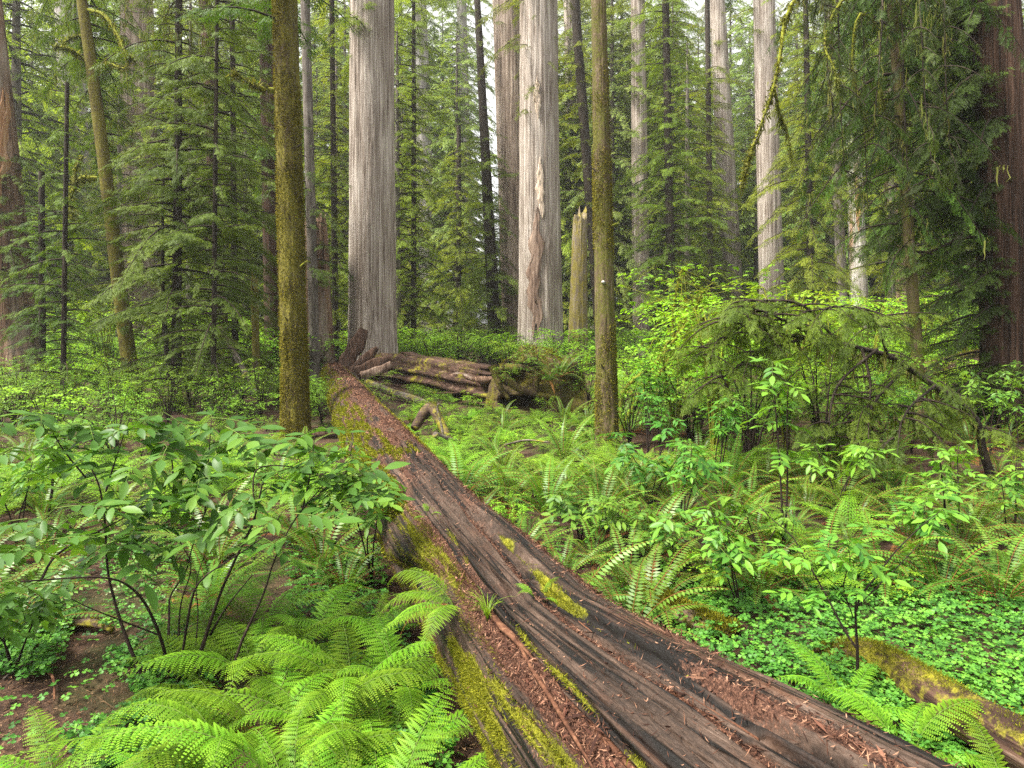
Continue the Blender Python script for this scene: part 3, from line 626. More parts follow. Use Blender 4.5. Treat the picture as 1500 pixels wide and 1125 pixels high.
# ---- secondary trunks
S = make_tree
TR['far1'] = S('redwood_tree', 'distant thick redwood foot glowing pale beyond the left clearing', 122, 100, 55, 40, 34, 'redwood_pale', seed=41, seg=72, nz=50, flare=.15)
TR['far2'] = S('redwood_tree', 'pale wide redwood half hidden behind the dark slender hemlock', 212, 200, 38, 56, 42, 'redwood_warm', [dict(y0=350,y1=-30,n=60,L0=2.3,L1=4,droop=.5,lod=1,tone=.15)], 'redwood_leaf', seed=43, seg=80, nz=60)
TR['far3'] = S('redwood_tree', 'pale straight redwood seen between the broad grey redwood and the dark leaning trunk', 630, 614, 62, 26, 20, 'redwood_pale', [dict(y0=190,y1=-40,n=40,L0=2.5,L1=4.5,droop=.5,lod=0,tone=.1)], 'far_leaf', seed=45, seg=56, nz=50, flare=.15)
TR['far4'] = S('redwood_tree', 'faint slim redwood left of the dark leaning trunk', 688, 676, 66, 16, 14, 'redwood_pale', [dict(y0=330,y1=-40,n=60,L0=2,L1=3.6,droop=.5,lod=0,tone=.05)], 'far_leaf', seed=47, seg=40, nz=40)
TR['lean'] = S('conifer_tree', 'dark leaning trunk against the bright sky gap', 727, 699, 36, 20, 9, 'dark_bark', [dict(y0=490,y1=200,n=60,L0=2.6,L1=1.7,droop=.5,lod=1,tone=-.1), dict(y0=200,y1=-60,n=16,L0=1.2,L1=.8,droop=.4,lod=1,tone=0)], 'redwood_leaf', seed=49, seg=28, nz=40)
TR['g1'] = S('conifer_tree', 'slender grey trunk close right of the olive mossy trunk', 462, 447, 24, 15, 13, 'grey_bark', [dict(y0=420,y1=180,n=26,L0=1.5,L1=1.4,droop=.5,lod=1,tone=-.1)], 'hemlock', seed=51, seg=32, nz=40)
TR['g2'] = S('conifer_tree', 'dark brown trunk just left of the olive mossy trunk top', 402, 390, 27, 26, 21, 'redwood_dark', [dict(y0=300,y1=-60,n=46,L0=1.8,L1=2.6,droop=.5,lod=1,tone=0)], 'hemlock', seed=53, seg=40, nz=40)
TR['snagL'] = S('dead_tree', 'broken reddish brown snag between the olive mossy trunk and the broad grey redwood', 470, 452, 25, 38, 24, 'redwood_brown', seed=55, seg=56, nz=50, ridge=.14, lump=.07, top_px=305, rk=4)
TR['snagE'] = S('dead_tree', 'pale half mossy broken snag beside the scarred redwood', 846, 855, 31, 27, 8, 'snag_mossy', seed=57, seg=72, nz=60, ridge=.17, lump=.08, top_px=298, rk=4)
TR['behE'] = S('conifer_tree', 'dark leaning trunk right behind the half mossy snag', 882, 842, 36, 16, 13, 'dark_bark', [dict(y0=430,y1=60,n=40,L0=1.4,L1=1.8,droop=.5,lod=1,tone=.1)], 'redwood_leaf', seed=59, seg=28, nz=40)
TR['wideE'] = S('redwood_tree', 'greenish wide trunk behind the half mossy snag', 848, 838, 48, 30, 24, 'redwood', [dict(y0=330,y1=-40,n=60,L0=2,L1=2.8,droop=.6,lod=1,tone=.15)], 'redwood_leaf', seed=61, seg=48, nz=40)
TR['t6'] = S('conifer_tree', 'dim brown trunk right of the dark slender hemlock', 328, 300, 24, 20, 15, 'redwood_dark', [dict(y0=520,y1=200,n=48,L0=1.6,L1=2.0,droop=.5,lod=1,tone=0)], 'hemlock', seed=63, seg=32, nz=40)
TR['t7'] = S('mossy_post', 'short mossy dead post left of the olive mossy trunk', 376, 366, 20, 11, 8, 'mossy_bark', cat='dead trunk', seed=65, seg=24, nz=40, top_px=390, flare=.1)
TR['m1'] = S('conifer_tree', 'thin dark trunk left of the grey redwood pair', 1042, 1036, 40, 9, 7, 'dark_bark', [dict(y0=400,y1=100,n=50,L0=1.6,L1=2.2,droop=.5,lod=1,tone=.05)], 'redwood_leaf', seed=67, seg=24, nz=30)
TR['m2'] = S('hemlock_tree', 'dark hemlock of dense boughs right of the slim grey redwood', 985, 975, 34, 14, 10, 'dark_bark', [dict(y0=440,y1=150,n=70,L0=2.4,L1=2.2,droop=.5,lod=1,tone=-.12), dict(y0=150,y1=-60,n=36,L0=2.2,L1=1.8,droop=.5,lod=1,tone=0)], 'redwood_leaf', seed=69, seg=28, nz=40)
TR['m3'] = S('hemlock_tree', 'soft green young hemlock right of the broad grey redwood', 606, 606, 34, 9, 5, 'dark_bark', [dict(y0=500,y1=-60,n=110,L0=2.2,L1=1.9,droop=.5,lod=1,tone=.08)], 'redwood_leaf', seed=71, seg=20, nz=30)
TR['m4'] = S('hemlock_tree', 'bright green young hemlock below the sky gap', 672, 672, 40, 9, 5, 'dark_bark', [dict(y0=500,y1=215,n=84,L0=2.8,L1=1.4,droop=.5,lod=1,tone=.15)], 'redwood_leaf', seed=73, seg=20, nz=30, top_px=185)
TR['m5'] = S('hemlock_tree', 'olive boughed hemlock behind the bleached snag', 1190, 1180, 30, 11, 7, 'dark_bark', [dict(y0=470,y1=100,n=80,L0=2.3,L1=2.0,droop=.6,lod=1,tone=.12), dict(y0=100,y1=-60,n=24,L0=1.9,L1=1.6,droop=.6,lod=1,tone=.1)], 'redwood_leaf', seed=75, seg=24, nz=30)
TR['m6'] = S('hemlock_tree', 'shady hemlock between the bleached snag and the right edge redwood', 1408, 1400, 22, 14, 9, 'dark_bark', [dict(y0=520,y1=150,n=40,L0=2.0,L1=2.2,droop=.5,lod=1,tone=-.15), dict(y0=150,y1=-60,n=30,L0=2,L1=1.8,droop=.5,lod=1,tone=-.05)], 'hemlock', seed=77, seg=24, nz=30)
TR['m7'] = S('hemlock_tree', 'dark small hemlock with low boughs at the foot of the peeled redwood', 62, 60, 19, 10, 6, 'dark_bark', [dict(y0=560,y1=300,n=44,L0=1.5,L1=1.1,droop=.45,lod=2,tone=-.1)], 'hemlock', seed=79, seg=20, nz=30, top_px=250)
TR['m8'] = S('hemlock_tree', 'leafy hemlock filling the space right of the forked dark trunks', 345, 340, 21, 10, 7, 'dark_bark', [dict(y0=540,y1=250,n=60,L0=1.7,L1=2.0,droop=.5,lod=1,tone=.02), dict(y0=250,y1=-60,n=46,L0=2.0,L1=1.8,droop=.5,lod=1,tone=.12)], 'hemlock', seed=81, seg=20, nz=30)
TR['n1'] = S('hemlock_tree', 'short thin hemlock with open feathery boughs left of the bent limbed trunk', 92, 96, 16.5, 8, 5, 'dark_bark', [dict(y0=560,y1=330,n=22,L0=1.1,L1=1.3,droop=.4,lod=2,tone=.1,dens=7), dict(y0=330,y1=140,n=12,L0=1.0,L1=.5,droop=.5,lod=2,tone=.2,dens=7)], 'hemlock', top_px=120, seed=85, seg=18, nz=30, lean_y=.01)
TR['n2'] = S('hemlock_tree', 'thin hemlock with warm green sprays close right of the dark hemlock', 312, 318, 15.8, 8, 5, 'dark_bark', [dict(y0=555,y1=300,n=26,L0=1.2,L1=1.5,droop=.4,lod=2,tone=.12,dens=7), dict(y0=300,y1=-60,n=36,L0=1.5,L1=1.2,droop=.5,lod=2,tone=.22,dens=7)], 'hemlock', seed=87, seg=18, nz=30)
TR['m9'] = S('hemlock_tree', 'yellow green hemlock close left of the broad grey redwood', 492, 486, 29, 10, 7, 'dark_bark', [dict(y0=500,y1=200,n=56,L0=1.3,L1=1.4,droop=.5,lod=1,tone=.1), dict(y0=200,y1=-60,n=40,L0=1.4,L1=1.4,droop=.45,lod=1,tone=.3)], 'redwood_leaf', seed=83, seg=20, nz=30)

# dark shaggy boughs hanging straight down from the yew
def hanging_boughs():
    root = TR['Y'][0]; r = np.random.default_rng(12)
    for (x, y1, dx, dd) in [(1225,250,12,11.2),(1262,330,10,11.6),(1292,210,-14,10.9),(1318,350,18,11.3),(1345,260,22,10.8),(1380,250,14,11.4),(1205,170,16,10.8)]:
        pts = smooth_path([PT(x-25,-70,dd+.5), PT(x,-10,dd), PT(x+dx*.4,y1*.5,dd-.1), PT(x+dx,y1,dd-.05)], 16)-np.array(root.location); q = MB(); v, f = tube(pts, np.linspace(.022,.005,16), 5, True, .3, 3); q.add(v, f, None, .3, 1)
        for i in range(2, 16):
            for k in range(1+i%2): add_branch(q, pts[i], r.uniform(0,6.28), r.uniform(.25,.6), r.uniform(-.5,.0), r.uniform(.4,.9), 2, r.uniform(-.2,.12), 8, .4, True, r, .3)
        q.build('bough', [M['yew'], M['dark_bark']], root)
        u = r.uniform(2,15,60); h = MB(); moss_strands(h, np.stack([np.interp(u, np.arange(16), pts[:,c]) for c in range(3)], -1)+r.normal(0,.04,(60,3)), .1, .5, .008, r=r); h.build('hanging_moss', M['lichen'], root)
hanging_boughs()

# torn scars of pale wood on the scarred redwood
def scar(root, V, px, py0, py1, hw, mat, seed):
    d = root.location.y; q = MB(); z0 = CH+(HY-py1)/F*d-root.location.z; z1 = CH+(HY-py0)/F*d-root.location.z
    n = 26; zs = np.linspace(z0, z1, n); r = np.random.default_rng(seed)
    zr = V[:,0,2]; cen = np.stack([np.interp(zs, zr, V[...,c].mean(1)) for c in (0,1)], -1); rad = np.interp(zs, zr, np.linalg.norm(V[...,:2]-V[...,:2].mean(1,keepdims=True), axis=-1).mean(1))
    xo = (px-CX)/F*d-root.location.x; m = 9; G = np.zeros((n,m,3))
    for i in range(n):
        f = i/(n-1); h = hw*d/F*(math.sin(PI*min(1,f*.9+.08))**.6)*(1+.35*vn(i*.55,seed,0,seed))
        xx = xo+.4*h*float(vn(i*.3,seed+3,0,2))-cen[i,0]+np.linspace(-h,h,m)
        xx = np.clip(xx, -rad[i]*.98, rad[i]*.98)
        G[i,:,0] = cen[i,0]+xx; G[i,:,1] = cen[i,1]-np.sqrt(np.maximum(rad[i]**2-xx**2, 0))-.11-.03*vn(np.arange(m)*1.7, i*.4, 0, seed); G[i,[0,-1],1] += .14; G[i,:,2] = zs[i]+.3*vn(np.arange(m)*.8,0,0,seed+i//30)*(1 if 0<i<n-1 else 2)
    q.add(G.reshape(-1,3), grid_q(n,m,False)); q.build('torn_wood', M[mat], root, smooth=True)
scar(TR['D'][0], TR['D'][2], 786, 125, 175, 5, 'inner_wood', 1)
scar(TR['D'][0], TR['D'][2], 791, 240, 318, 6, 'inner_wood', 2)
scar(TR['D'][0], TR['D'][2], 784, 315, 480, 11, 'scar_brown', 3)
scar(TR['J'][0], TR['J'][2], 1251, 275, 330, 4, 'orange_wood', 4)
scar(TR['T1'][0], TR['T1'][2], 14, 150, 320, 6, 'orange_wood', 5)

# ---- unseen conifers added around and behind the viewpoint to block low sky light
def added_shade_trees():
    r = np.random.default_rng(77); mb = MB()
    for (x, y, H) in [(-24,6,26),(-19,-2,28),(-15,-9,30),(-9,-13,26),(-3,-11,30),(3,-14,28),(9,-10,30),(14,-12,26),(18,-5,28),(20,3,27),(-28,14,26),(25,11,26),(-6,-20,32),(6,-21,32),(-20,-16,30),(19,-17,30)]:
        H *= .58  # added trees cut shorter so the sun gets past them
        v, q = tube([(x,y,-.2),(x,y,H*.5),(x,y,H)], [.35,.25,.05], 8); mb.add(v, q, None, .3, 1)
        for i in range(60):
            z = H*(.10+.9*(i+.5)/60); add_branch(mb, (x,y,z), i*2.4, 4.2*(1-z/H)**.4*r.uniform(.6,1.1)+.3, .12, .5, 0, 0, 3.0, .34, False, r)
    tag(mb.build('added_shade_trees', [M['redwood_leaf'], M['grey_bark']]), 'unseen conifers added around and behind the viewpoint to shade it', 'forest', None, 'stuff')
added_shade_trees()

# ---- background conifers: five shapes, each tree its own object
def conifer_shape(seed, H, n, L, lod, leaf, base=.08, dens=6.0, size=.25):
    r = np.random.default_rng(seed); mb = MB(); z = H*(base+(1-base)*np.linspace(0,1,n)**.95)
    for i in range(n):
        f = z[i]/H; l = L*(1-f)**.38*(1+.35*float(vn(i*.31,seed,0,3)))*(.55+.45*min(1,(f-base+.05)*6))*r.uniform(.6,1.15)+.3
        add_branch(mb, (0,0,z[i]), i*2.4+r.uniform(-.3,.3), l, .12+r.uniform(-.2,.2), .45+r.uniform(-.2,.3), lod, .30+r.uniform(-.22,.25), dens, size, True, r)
    cm = mb.mesh('crown', [M[leaf], M['dark_bark']])
    V = trunk_surface(H*.985, H*.009+.05, H, .04, .25, .05, 3, 20, 26, seed=seed); t = MB(); t.add(V.reshape(-1,3), grid_q(26,20)); tm = t.mesh('trunk', M['grey_bark'], True)
    return cm, tm, H
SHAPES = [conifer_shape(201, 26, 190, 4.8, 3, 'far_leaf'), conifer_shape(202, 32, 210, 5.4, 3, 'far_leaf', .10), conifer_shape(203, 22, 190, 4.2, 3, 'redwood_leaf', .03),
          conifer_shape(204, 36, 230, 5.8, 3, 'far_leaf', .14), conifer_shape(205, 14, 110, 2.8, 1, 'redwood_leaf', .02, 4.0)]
LAND = [(20,'the peeled redwood'), (160,'the bent limbed trunk'), (255,'the dark hemlock'), (430,'the olive mossy trunk'), (545,'the broad grey redwood'), (660,'the pale straight redwood'),
        (720,'the dark leaning trunk'), (790,'the scarred redwood'), (885,'the thin mossy trunk'), (940,'the slim grey redwood'), (1065,'the left grey redwood'), (1128,'the right grey redwood'), (1255,'the bleached snag'), (1330,'the reddish redwood'), (1470,'the right edge redwood')]
def between(px):
    a = [n for x, n in LAND if x <= px]; b = [n for x, n in LAND if x > px]
    if a and b: return 'between '+a[-1]+' and '+b[0]
    return ('left of '+b[0]) if b else ('right of '+a[-1])
BG = []
def bg_row(d, xs, shapes, s0, s1):
    for x in xs:
        BG.append((x+RND.uniform(-16,16), d*RND.uniform(.93,1.08), RND.choice(shapes), RND.uniform(s0,s1)))
bg_row(88, range(-120,1640,37), [1,3,3,0], 1.15, 1.6)
bg_row(64, [x for x in range(-100,1620,42) if not 672<x<785], [0,1,1,3], .85, 1.2)
bg_row(48, [-60,10,40,75,150,185,290,330,390,470,500,600,655,815,845,900,955,985,1010,1060,1110,1170,1215,1240,1290,1370,1440,1500,1560], [0,2,2], .8, 1.2)
bg_row(36, [40,180,290,360,440,480,596,820,910,960,1010,1050,1110,1160,1215,1300,1390,1450,1530], [4,4,2], 1.0, 1.45)
def sky_gap(x, d): return 680 < x < 780 and d > 30
used_bg = {}
for (x, d, k, s) in BG:
    if sky_gap(x, d): s *= .42
    if 515 < x < 580 and d > 30: continue
    if any(abs(x-c) < w for c, w, dm in ((790,62,40),(752,40,42),(850,34,34),(940,34,44),(1075,40,50),(1130,44,44),(1252,26,38)) if d < dm): continue
    where = between(x); far = 'hazy' if d > 76 else ('pale' if d > 57 else ('green' if d > 42 else 'leafy'))
    lab = '%s conifer %s' % (far, where)
    used_bg.setdefault(lab, []).append((x, d, k, s))
for lab, L in used_bg.items():
    L.sort()
    for i, (x, d, k, s) in enumerate(L):
        l = lab if len(L) == 1 else '%s %s' % (['leftmost','second','third','fourth','fifth','sixth','seventh','eighth','ninth'][i], lab)
        cm, tm, H = SHAPES[k]; xx = (x-CX)/F*d
        root = thing('conifer_tree', l, 'tree', (xx, d, 0), 'conifers of the forest behind', RND.uniform(0,6.28), s)
        link('trunk', tm, root); link('crown', cm, root)
# ---------------------------------------------------------------- the great fallen log
LY = np.array([-2.0, -1, 0, 1, 1.9, 2.8, 3.4, 5.54, 10, 16, 22.4])
LX = np.array([2.83, 2.34, 1.83, 1.33, .88, .455, .195, -.57, -1.985, -3.875, -5.89])
LR = np.array([.68, .66, .64, .60, .54, .46, .42, .42, .42, .41, .40])
LZ = np.array([.46, .46, .46, .46, .45, .44, .42, .42, .44, .46, .46])
def log_x(y): return np.interp(y, LY, LX)
def log_r(y): return np.interp(y, LY, LR)
def mat_log():
    m, nt = nodes_of('fallen log wood')
    a = N(nt, 'ShaderNodeAttribute', attribute_name='mask'); sep = N(nt, 'ShaderNodeSeparateColor'); nt.links.new(a.outputs['Color'], sep.inputs[0])
    # grain runs along the log: the log's own along / around coordinates are stored on the mesh
    g = N(nt, 'ShaderNodeAttribute', attribute_name='grain')
    def gn(sc, st, det=5):
        mp = N(nt, 'ShaderNodeMapping'); nt.links.new(g.outputs['Vector'], mp.inputs[0]); mp.inputs['Scale'].default_value = st
        n = N(nt, 'ShaderNodeTexNoise'); n.inputs['Scale'].default_value = sc; n.inputs['Detail'].default_value = det; n.inputs['Roughness'].default_value = .65
        nt.links.new(mp.outputs[0], n.inputs['Vector']); return n.outputs['Fac']
    f1 = gn(11, (.10,1,1)); f2 = gn(70, (.07,1,1), 3); f3 = gn(2.2, (.5,1,1), 4); f5 = gn(190, (.2,1,1), 2)
    ck = ramp(nt, [(0,(1,1,1)), (.045,(0,0,0))], math_(nt, 'ABSOLUTE', math_(nt, 'SUBTRACT', gn(9, (.035,1,1), 2), .5)))
    f = math_(nt, 'ADD', math_(nt, 'MULTIPLY', f1, .4), math_(nt, 'ADD', math_(nt, 'MULTIPLY', f2, .35), math_(nt, 'MULTIPLY', f5, .25)))
    f = math_(nt, 'ADD', f, math_(nt, 'MULTIPLY', math_(nt, 'SUBTRACT', f3, .5), .5))
    f = math_(nt, 'SUBTRACT', f, math_(nt, 'MULTIPLY', ck, .28))
    wood = ramp(nt, [(.3,(.005,.0038,.003)), (.45,(.024,.0150,.0105)), (.58,(.066,.042,.030)), (.72,(.155,.11,.085))], f)
    red = ramp(nt, [(.3,(.018,.008,.005)), (.5,(.075,.033,.018)), (.7,(.19,.09,.05))], f)
    pale = ramp(nt, [(.3,(.10,.045,.02)), (.5,(.30,.17,.08)), (.7,(.58,.42,.25))], f)
    n4 = noise(nt, 60, 4, .75); n5 = noise(nt, 5, 4, .7); n6 = noise(nt, 150, 2, .7)
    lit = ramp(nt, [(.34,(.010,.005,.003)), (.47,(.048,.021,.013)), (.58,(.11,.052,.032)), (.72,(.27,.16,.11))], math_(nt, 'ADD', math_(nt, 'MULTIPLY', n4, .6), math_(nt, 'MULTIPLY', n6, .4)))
    moss = ramp(nt, [(.34,(.03,.033,.004)), (.5,(.12,.12,.008)), (.68,(.28,.265,.022))], math_(nt, 'ADD', math_(nt, 'MULTIPLY', n4, .5), math_(nt, 'MULTIPLY', n5, .5)))
    def edge(v, n, lo=.4, hi=.6): return ramp(nt, [(lo,(0,0,0)), (hi,(1,1,1))], math_(nt, 'ADD', v, math_(nt, 'MULTIPLY', math_(nt, 'SUBTRACT', n, .5), 1.1)))
    c = mixc(nt, ramp(nt, [(.53,(0,0,0)), (.70,(1,1,1))], gn(1.6, (.5,1.6,1), 5)), wood, red)
    c = mixc(nt, edge(sep.outputs[2], f1, .42, .6), c, pale)
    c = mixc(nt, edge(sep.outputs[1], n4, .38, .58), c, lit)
    c = mixc(nt, edge(sep.outputs[0], math_(nt, 'ADD', math_(nt, 'MULTIPLY', n5, .5), math_(nt, 'MULTIPLY', n4, .5)), .38, .6), c, moss)
    rg = math_(nt, 'ADD', .55, math_(nt, 'MULTIPLY', math_(nt, 'ADD', sep.outputs[0], sep.outputs[1], True), .45))
    h = math_(nt, 'ADD', f, math_(nt, 'MULTIPLY', math_(nt, 'MULTIPLY', n4, .8), math_(nt, 'ADD', sep.outputs[0], sep.outputs[1], True)))
    finish(nt, c, rg, .22, bump=h, bdist=.018, bstr=.9); return m
M['log'] = mat_log()

M['stave'] = bark_mat('red brown stave', [(.3,(.02,.009,.006)), (.5,(.085,.036,.02)), (.7,(.2,.1,.055))], 30, 1, bdist=.004)
def step(phi, p0, w): return sstep(p0-w, p0+w, phi)
def build_big_log():
    y = np.concatenate([np.linspace(-2,1.2,60)[:-1], np.linspace(1.2,6.5,430)[:-1], np.linspace(6.5,12,150)[:-1], np.linspace(12,22.4,130)])
    nphi = 420
    # angle: 0 = right side, 90 = top, 180 = left side, in degrees; denser where the camera looks
    ph = np.concatenate([np.linspace(-95,10,50)[:-1], np.linspace(10,215,321)[:-1], np.linspace(215,265,50)])
    nphi = len(ph); Yg, P = np.meshgrid(y, ph, indexing='ij')
    cx = np.interp(y, LY, LX); k = np.ones(25)/25
    cxs = np.convolve(np.pad(cx, 12, 'edge'), k, 'valid'); cxs[:12] = cx[:12]; cxs[-12:] = cx[-12:]
    r0 = np.interp(y, LY, LR)[:,None]; z0 = np.interp(y, LY, LZ)[:,None]
    pr = np.radians(P); near = 1-sstep(4.6, 5.6, Yg)          # the split, rotten length in front
    t = Yg
    w1 = 3.5*vn(t*.9, 0, 0, 31)+1.8*vn(t*3.1, 0, 0, 32); w2 = 3.0*vn(t*.8, 5, 0, 33)+1.6*vn(t*3.3, 2, 0, 34); w3 = 3*vn(t*.7, 9, 0, 35)+2.2*vn(t*2.6, 3, 0, 36)
    rr = np.ones_like(P); moss = np.zeros_like(P); lit = np.zeros_like(P); pale = np.zeros_like(P)
    # angles of the ledges drift along the log
    c_flank = 150+w1-4*(t-2.5); c_crack = 130+w2-2.0*(t-2.5); c_plank = 109+w2*.8-3.0*(t-2.5); c_gro = 81+w3-1.0*(t-2.5); c_ridge = 66+w3-1.0*(t-2.5)
    nn = near
    # strips of wood between long cracks, read from the left flank over the top to the right
    w4 = 2.0*vn(t*1.1,12,0,37)+1.2*vn(t*4,6,0,38)
    E = [154+w1-3.5*(t-2.2), 149+w1*.8-4*(t-2.2), 136+w4-5*(t-2.2), 130+w2*.7-5.5*(t-2.2), 104+w3*.8-4*(t-2.2), 99+w3*.9-4*(t-2.2), 94+w3-4*(t-2.2), 90+w3*.9-4*(t-2.2)]
    c_flank, c_plank, c_gro, c_ridge = E[0], E[3], E[4], E[7]
    H = [-.01+.06*vn(P*.05,t*1.0,0,42), -.01, -.09, -.05+.05*vn(P*.5,t*.8,0,48), .0, -.08, -.06+.06*vn(P*.9,t*.7,0,49), -.02+.05*vn(P*.7,t*1.2,0,50), .075+.02*vn(P*.1,t*1.4,0,51)]
    G = [step(P, e, .7) for e in E]; prof = np.zeros_like(P); masks = []
    for i in range(9):
        mk = (G[i] if i < 8 else 1.0)*(1-(G[i-1] if i else 0)); masks.append(mk); prof = prof+H[i]*mk
    s1, strip, trough, splint, plank, groove, split, cliff, ridge = masks
    cutoff = 0
    rr += nn*prof
    for e, dp, w_ in [(E[0],.10,.8),(E[1],.04,.6),(E[2],.05,.7),(E[3],.09,.8),(E[4],.04,.5),(E[5],.05,.6),(E[6],.07,.6),(E[7],.10,.7)]: rr -= nn*dp*np.exp(-((P-e)/w_)**2)*np.clip(.6+.7*vn(t*2.2,e*0+dp*90,0,39),.15,1)
    for e in (124, 111, 117): rr -= nn*.05*np.exp(-((P-e-2.0*vn(t*.9,e,0,63)+4.5*(t-2.3))/.45)**2)
    rr += nn*(splint+split)*.03*vn(P*.9,t*.5,0,40)
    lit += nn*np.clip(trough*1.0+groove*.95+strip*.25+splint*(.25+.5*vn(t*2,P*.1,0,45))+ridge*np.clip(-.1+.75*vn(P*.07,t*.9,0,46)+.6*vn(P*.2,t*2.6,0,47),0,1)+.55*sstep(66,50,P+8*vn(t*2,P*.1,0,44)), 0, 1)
    # far length: rounder, with two long cracks and a worn crown
    ff = 1-nn
    cr1 = 84+6*vn(t*.5,1,0,51)+3*vn(t*2.2,1,0,52)-3.0*(t-5); cr2 = 112+5*vn(t*.6,4,0,53)+3*vn(t*2.4,6,0,54)
    rr -= (.10*np.exp(-((P-cr1)/1.6)**2)*sstep(8.5,6.0,t)*sstep(3.8,4.6,t) + .06*np.exp(-((P-cr2)/1.5)**2)*sstep(7.6,5.4,t)*sstep(3.0,3.6,t))
    rr += .05*step(P, cr1, 1)*sstep(7.5,5.5,t)*ff
    rr += ff*(.03*vn(np.cos(pr)*2.2, np.sin(pr)*2.2, t*.5, 55)+.02*vn(np.cos(pr)*6, np.sin(pr)*6, t*1.3, 56))
    # the ragged step with moss where the surface bark ends
    brk = 7.55+.35*vn(P*.05,0,0,57)+.12*vn(P*.3,0,0,58)
    rr += .07*sstep(brk-.03, brk+.03, t)*sstep(60,75,P)*sstep(23,14,t)
    # broken left slab: the low flank drops away between rows
    gap = sstep(4.75,4.6,t)*0
    rr -= .16*np.exp(-((t-4.45-.02*(P-150))/.16)**2)*sstep(118,128,P)*sstep(200,180,P)
    # fibres
    fib = fbm(P*.35, t*.4, 0, 61, 3); fine = vn(P*.9, t*.5, 0, 62)
    rr += .022*fib*(1-.5*plank*nn)+.011*fine*(1-.5*plank*nn)+.008*ridge*nn*vn(P*.7,t*9,0,66)
    for q in range(11):                                   # drying cracks
        p0 = [92,97,88,83,108,150,131,50,44,58,38][q]; a, b = sorted(R.uniform(1.0,7.5,2)); b = max(b, a+1.2)
        rr -= .03*np.exp(-((P-p0-4*(t-3)-4*vn(t*.8,q,0,63))/.4)**2)*sstep(a,a+.4,t)*sstep(b,b-.4,t)
    lumps = vn(P*.35, t*7, 0, 64)*.012+vn(P*.8, t*17, 0, 65)*.006
    rr += lumps*np.clip(lit,0,1)
    # masks
    n1 = vn(P*.09, t*1.1, 0, 71); n2 = vn(P*.25, t*3, 0, 72); n3 = vn(P*.6, t*7, 0, 73)
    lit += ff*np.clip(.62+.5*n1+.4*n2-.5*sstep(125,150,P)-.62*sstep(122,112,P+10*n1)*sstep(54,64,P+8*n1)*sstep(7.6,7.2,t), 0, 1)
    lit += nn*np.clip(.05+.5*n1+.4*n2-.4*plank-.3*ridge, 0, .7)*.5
    m = np.zeros_like(P)
    nb = vn(P*.035, t*1.5, 0, 77)
    m += s1*nn*np.clip(.22+.8*nb+.5*n1+.4*n2+.3*n3, 0, 1)*sstep(2.0,2.6,t)
    m += nn*.95*np.clip(.5+.7*nb+.5*n1+.45*n2+.35*n3,0,1)*sstep(2.0,2.5,t)*sstep(3.9,3.4,t)*sstep(140,160,P+10*n1)
    m += ff*sstep(118,150,P+22*n1+8*n2)*np.clip(.25+.8*nb+.5*n1+.45*n2+.2*n3,0,1)
    m += ff*sstep(7.4,7.9,t+.3*n1)*(sstep(104,128,P+16*n2)*.5+sstep(70,52,P+16*n2)*.75)*np.clip(.4+.9*n2+.4*n3,0,1)
    m += .9*np.exp(-((t-brk+.12)/.16)**2)*sstep(62,80,P)*(.5+.8*n2)
    m += nn*.9*np.exp(-((P-c_plank-1.2)/1.5)**2)*np.clip(.2+.7*vn(t*1.7,3,0,74)+.6*vn(t*6,3,0,78)+.5*n3,0,1)
    m += nn*.9*np.exp(-((P-c_ridge-.8)/1.6)**2)*np.clip(.2+.7*vn(t*1.5,6,0,75)+.6*vn(t*5,4,0,79)+.5*n3,0,1)
    m += nn*.8*np.exp(-((P-c_flank+2.5)/2.2)**2)*np.clip(.2+.9*vn(t*2,8,0,76)+.3*n3,0,1)
    m += 1.1*np.exp(-((t-3.4)/.16)**2)*np.exp(-((P-c_ridge-2)/3.5)**2)
    m += 1.1*np.exp(-((t-4.55)/.7)**2)*np.exp(-((P-140)/13.0)**2)*(.65+.5*n2+.4*n3)
    rr += .022*np.clip(m,0,1)*(1+.8*n3)
    pale += nn*(.95*np.exp(-((P-c_ridge+6)/4)**2)*sstep(2.4,2.1,t)*np.clip(.5+.9*n2,0,1)+.5*np.exp(-((P-c_gro+2)/2.5)**2)*np.clip(.3+.9*n1,0,1)+.45*splint*np.clip(.3+.8*n1,0,1))
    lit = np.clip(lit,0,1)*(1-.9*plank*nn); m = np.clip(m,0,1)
    rad = r0*rr
    ex = np.gradient(cxs, y); tl = np.sqrt(1+ex**2); nx, ny = 1/tl, -ex/tl
    X = cxs[:,None]+nx[:,None]*rad*np.cos(pr)*1.02; Y = y[:,None]+ny[:,None]*rad*np.cos(pr); Z = z0+rad*np.sin(pr)*.98
    V = np.stack([X, Y, Z], -1); Nn = grid_normals(V, False)
    mid = np.stack([cxs[:,None]+0*P, y[:,None]+0*P, z0+0*P], -1); flip = ((V-mid)*Nn).sum(-1).mean() < 0
    if flip: Nn = -Nn
    root = thing('fallen_log', 'great mossy redwood log split and strewn with red needles, running away from the front', 'log', (0,0,0))
    mb = MB(); mb.add(V.reshape(-1,3), grid_q(len(y), nphi, False)); me = mb.mesh('trunk', [M['log']], True)
    ca = me.attributes.new('mask', 'FLOAT_COLOR', 'POINT'); ca.data.foreach_set('color', np.stack([m, lit, np.clip(pale,0,1), np.ones_like(m)], -1).astype(np.float32).ravel())
    gv = me.attributes.new('grain', 'FLOAT_VECTOR', 'POINT'); gv.data.foreach_set('vector', np.stack([Yg, pr*.5, 0*P], -1).astype(np.float32).ravel())
    link('trunk', me, root)
    # tufts of moss and loose litter lying on it
    area_w = np.gradient(y)[:,None]*np.gradient(ph)[None]
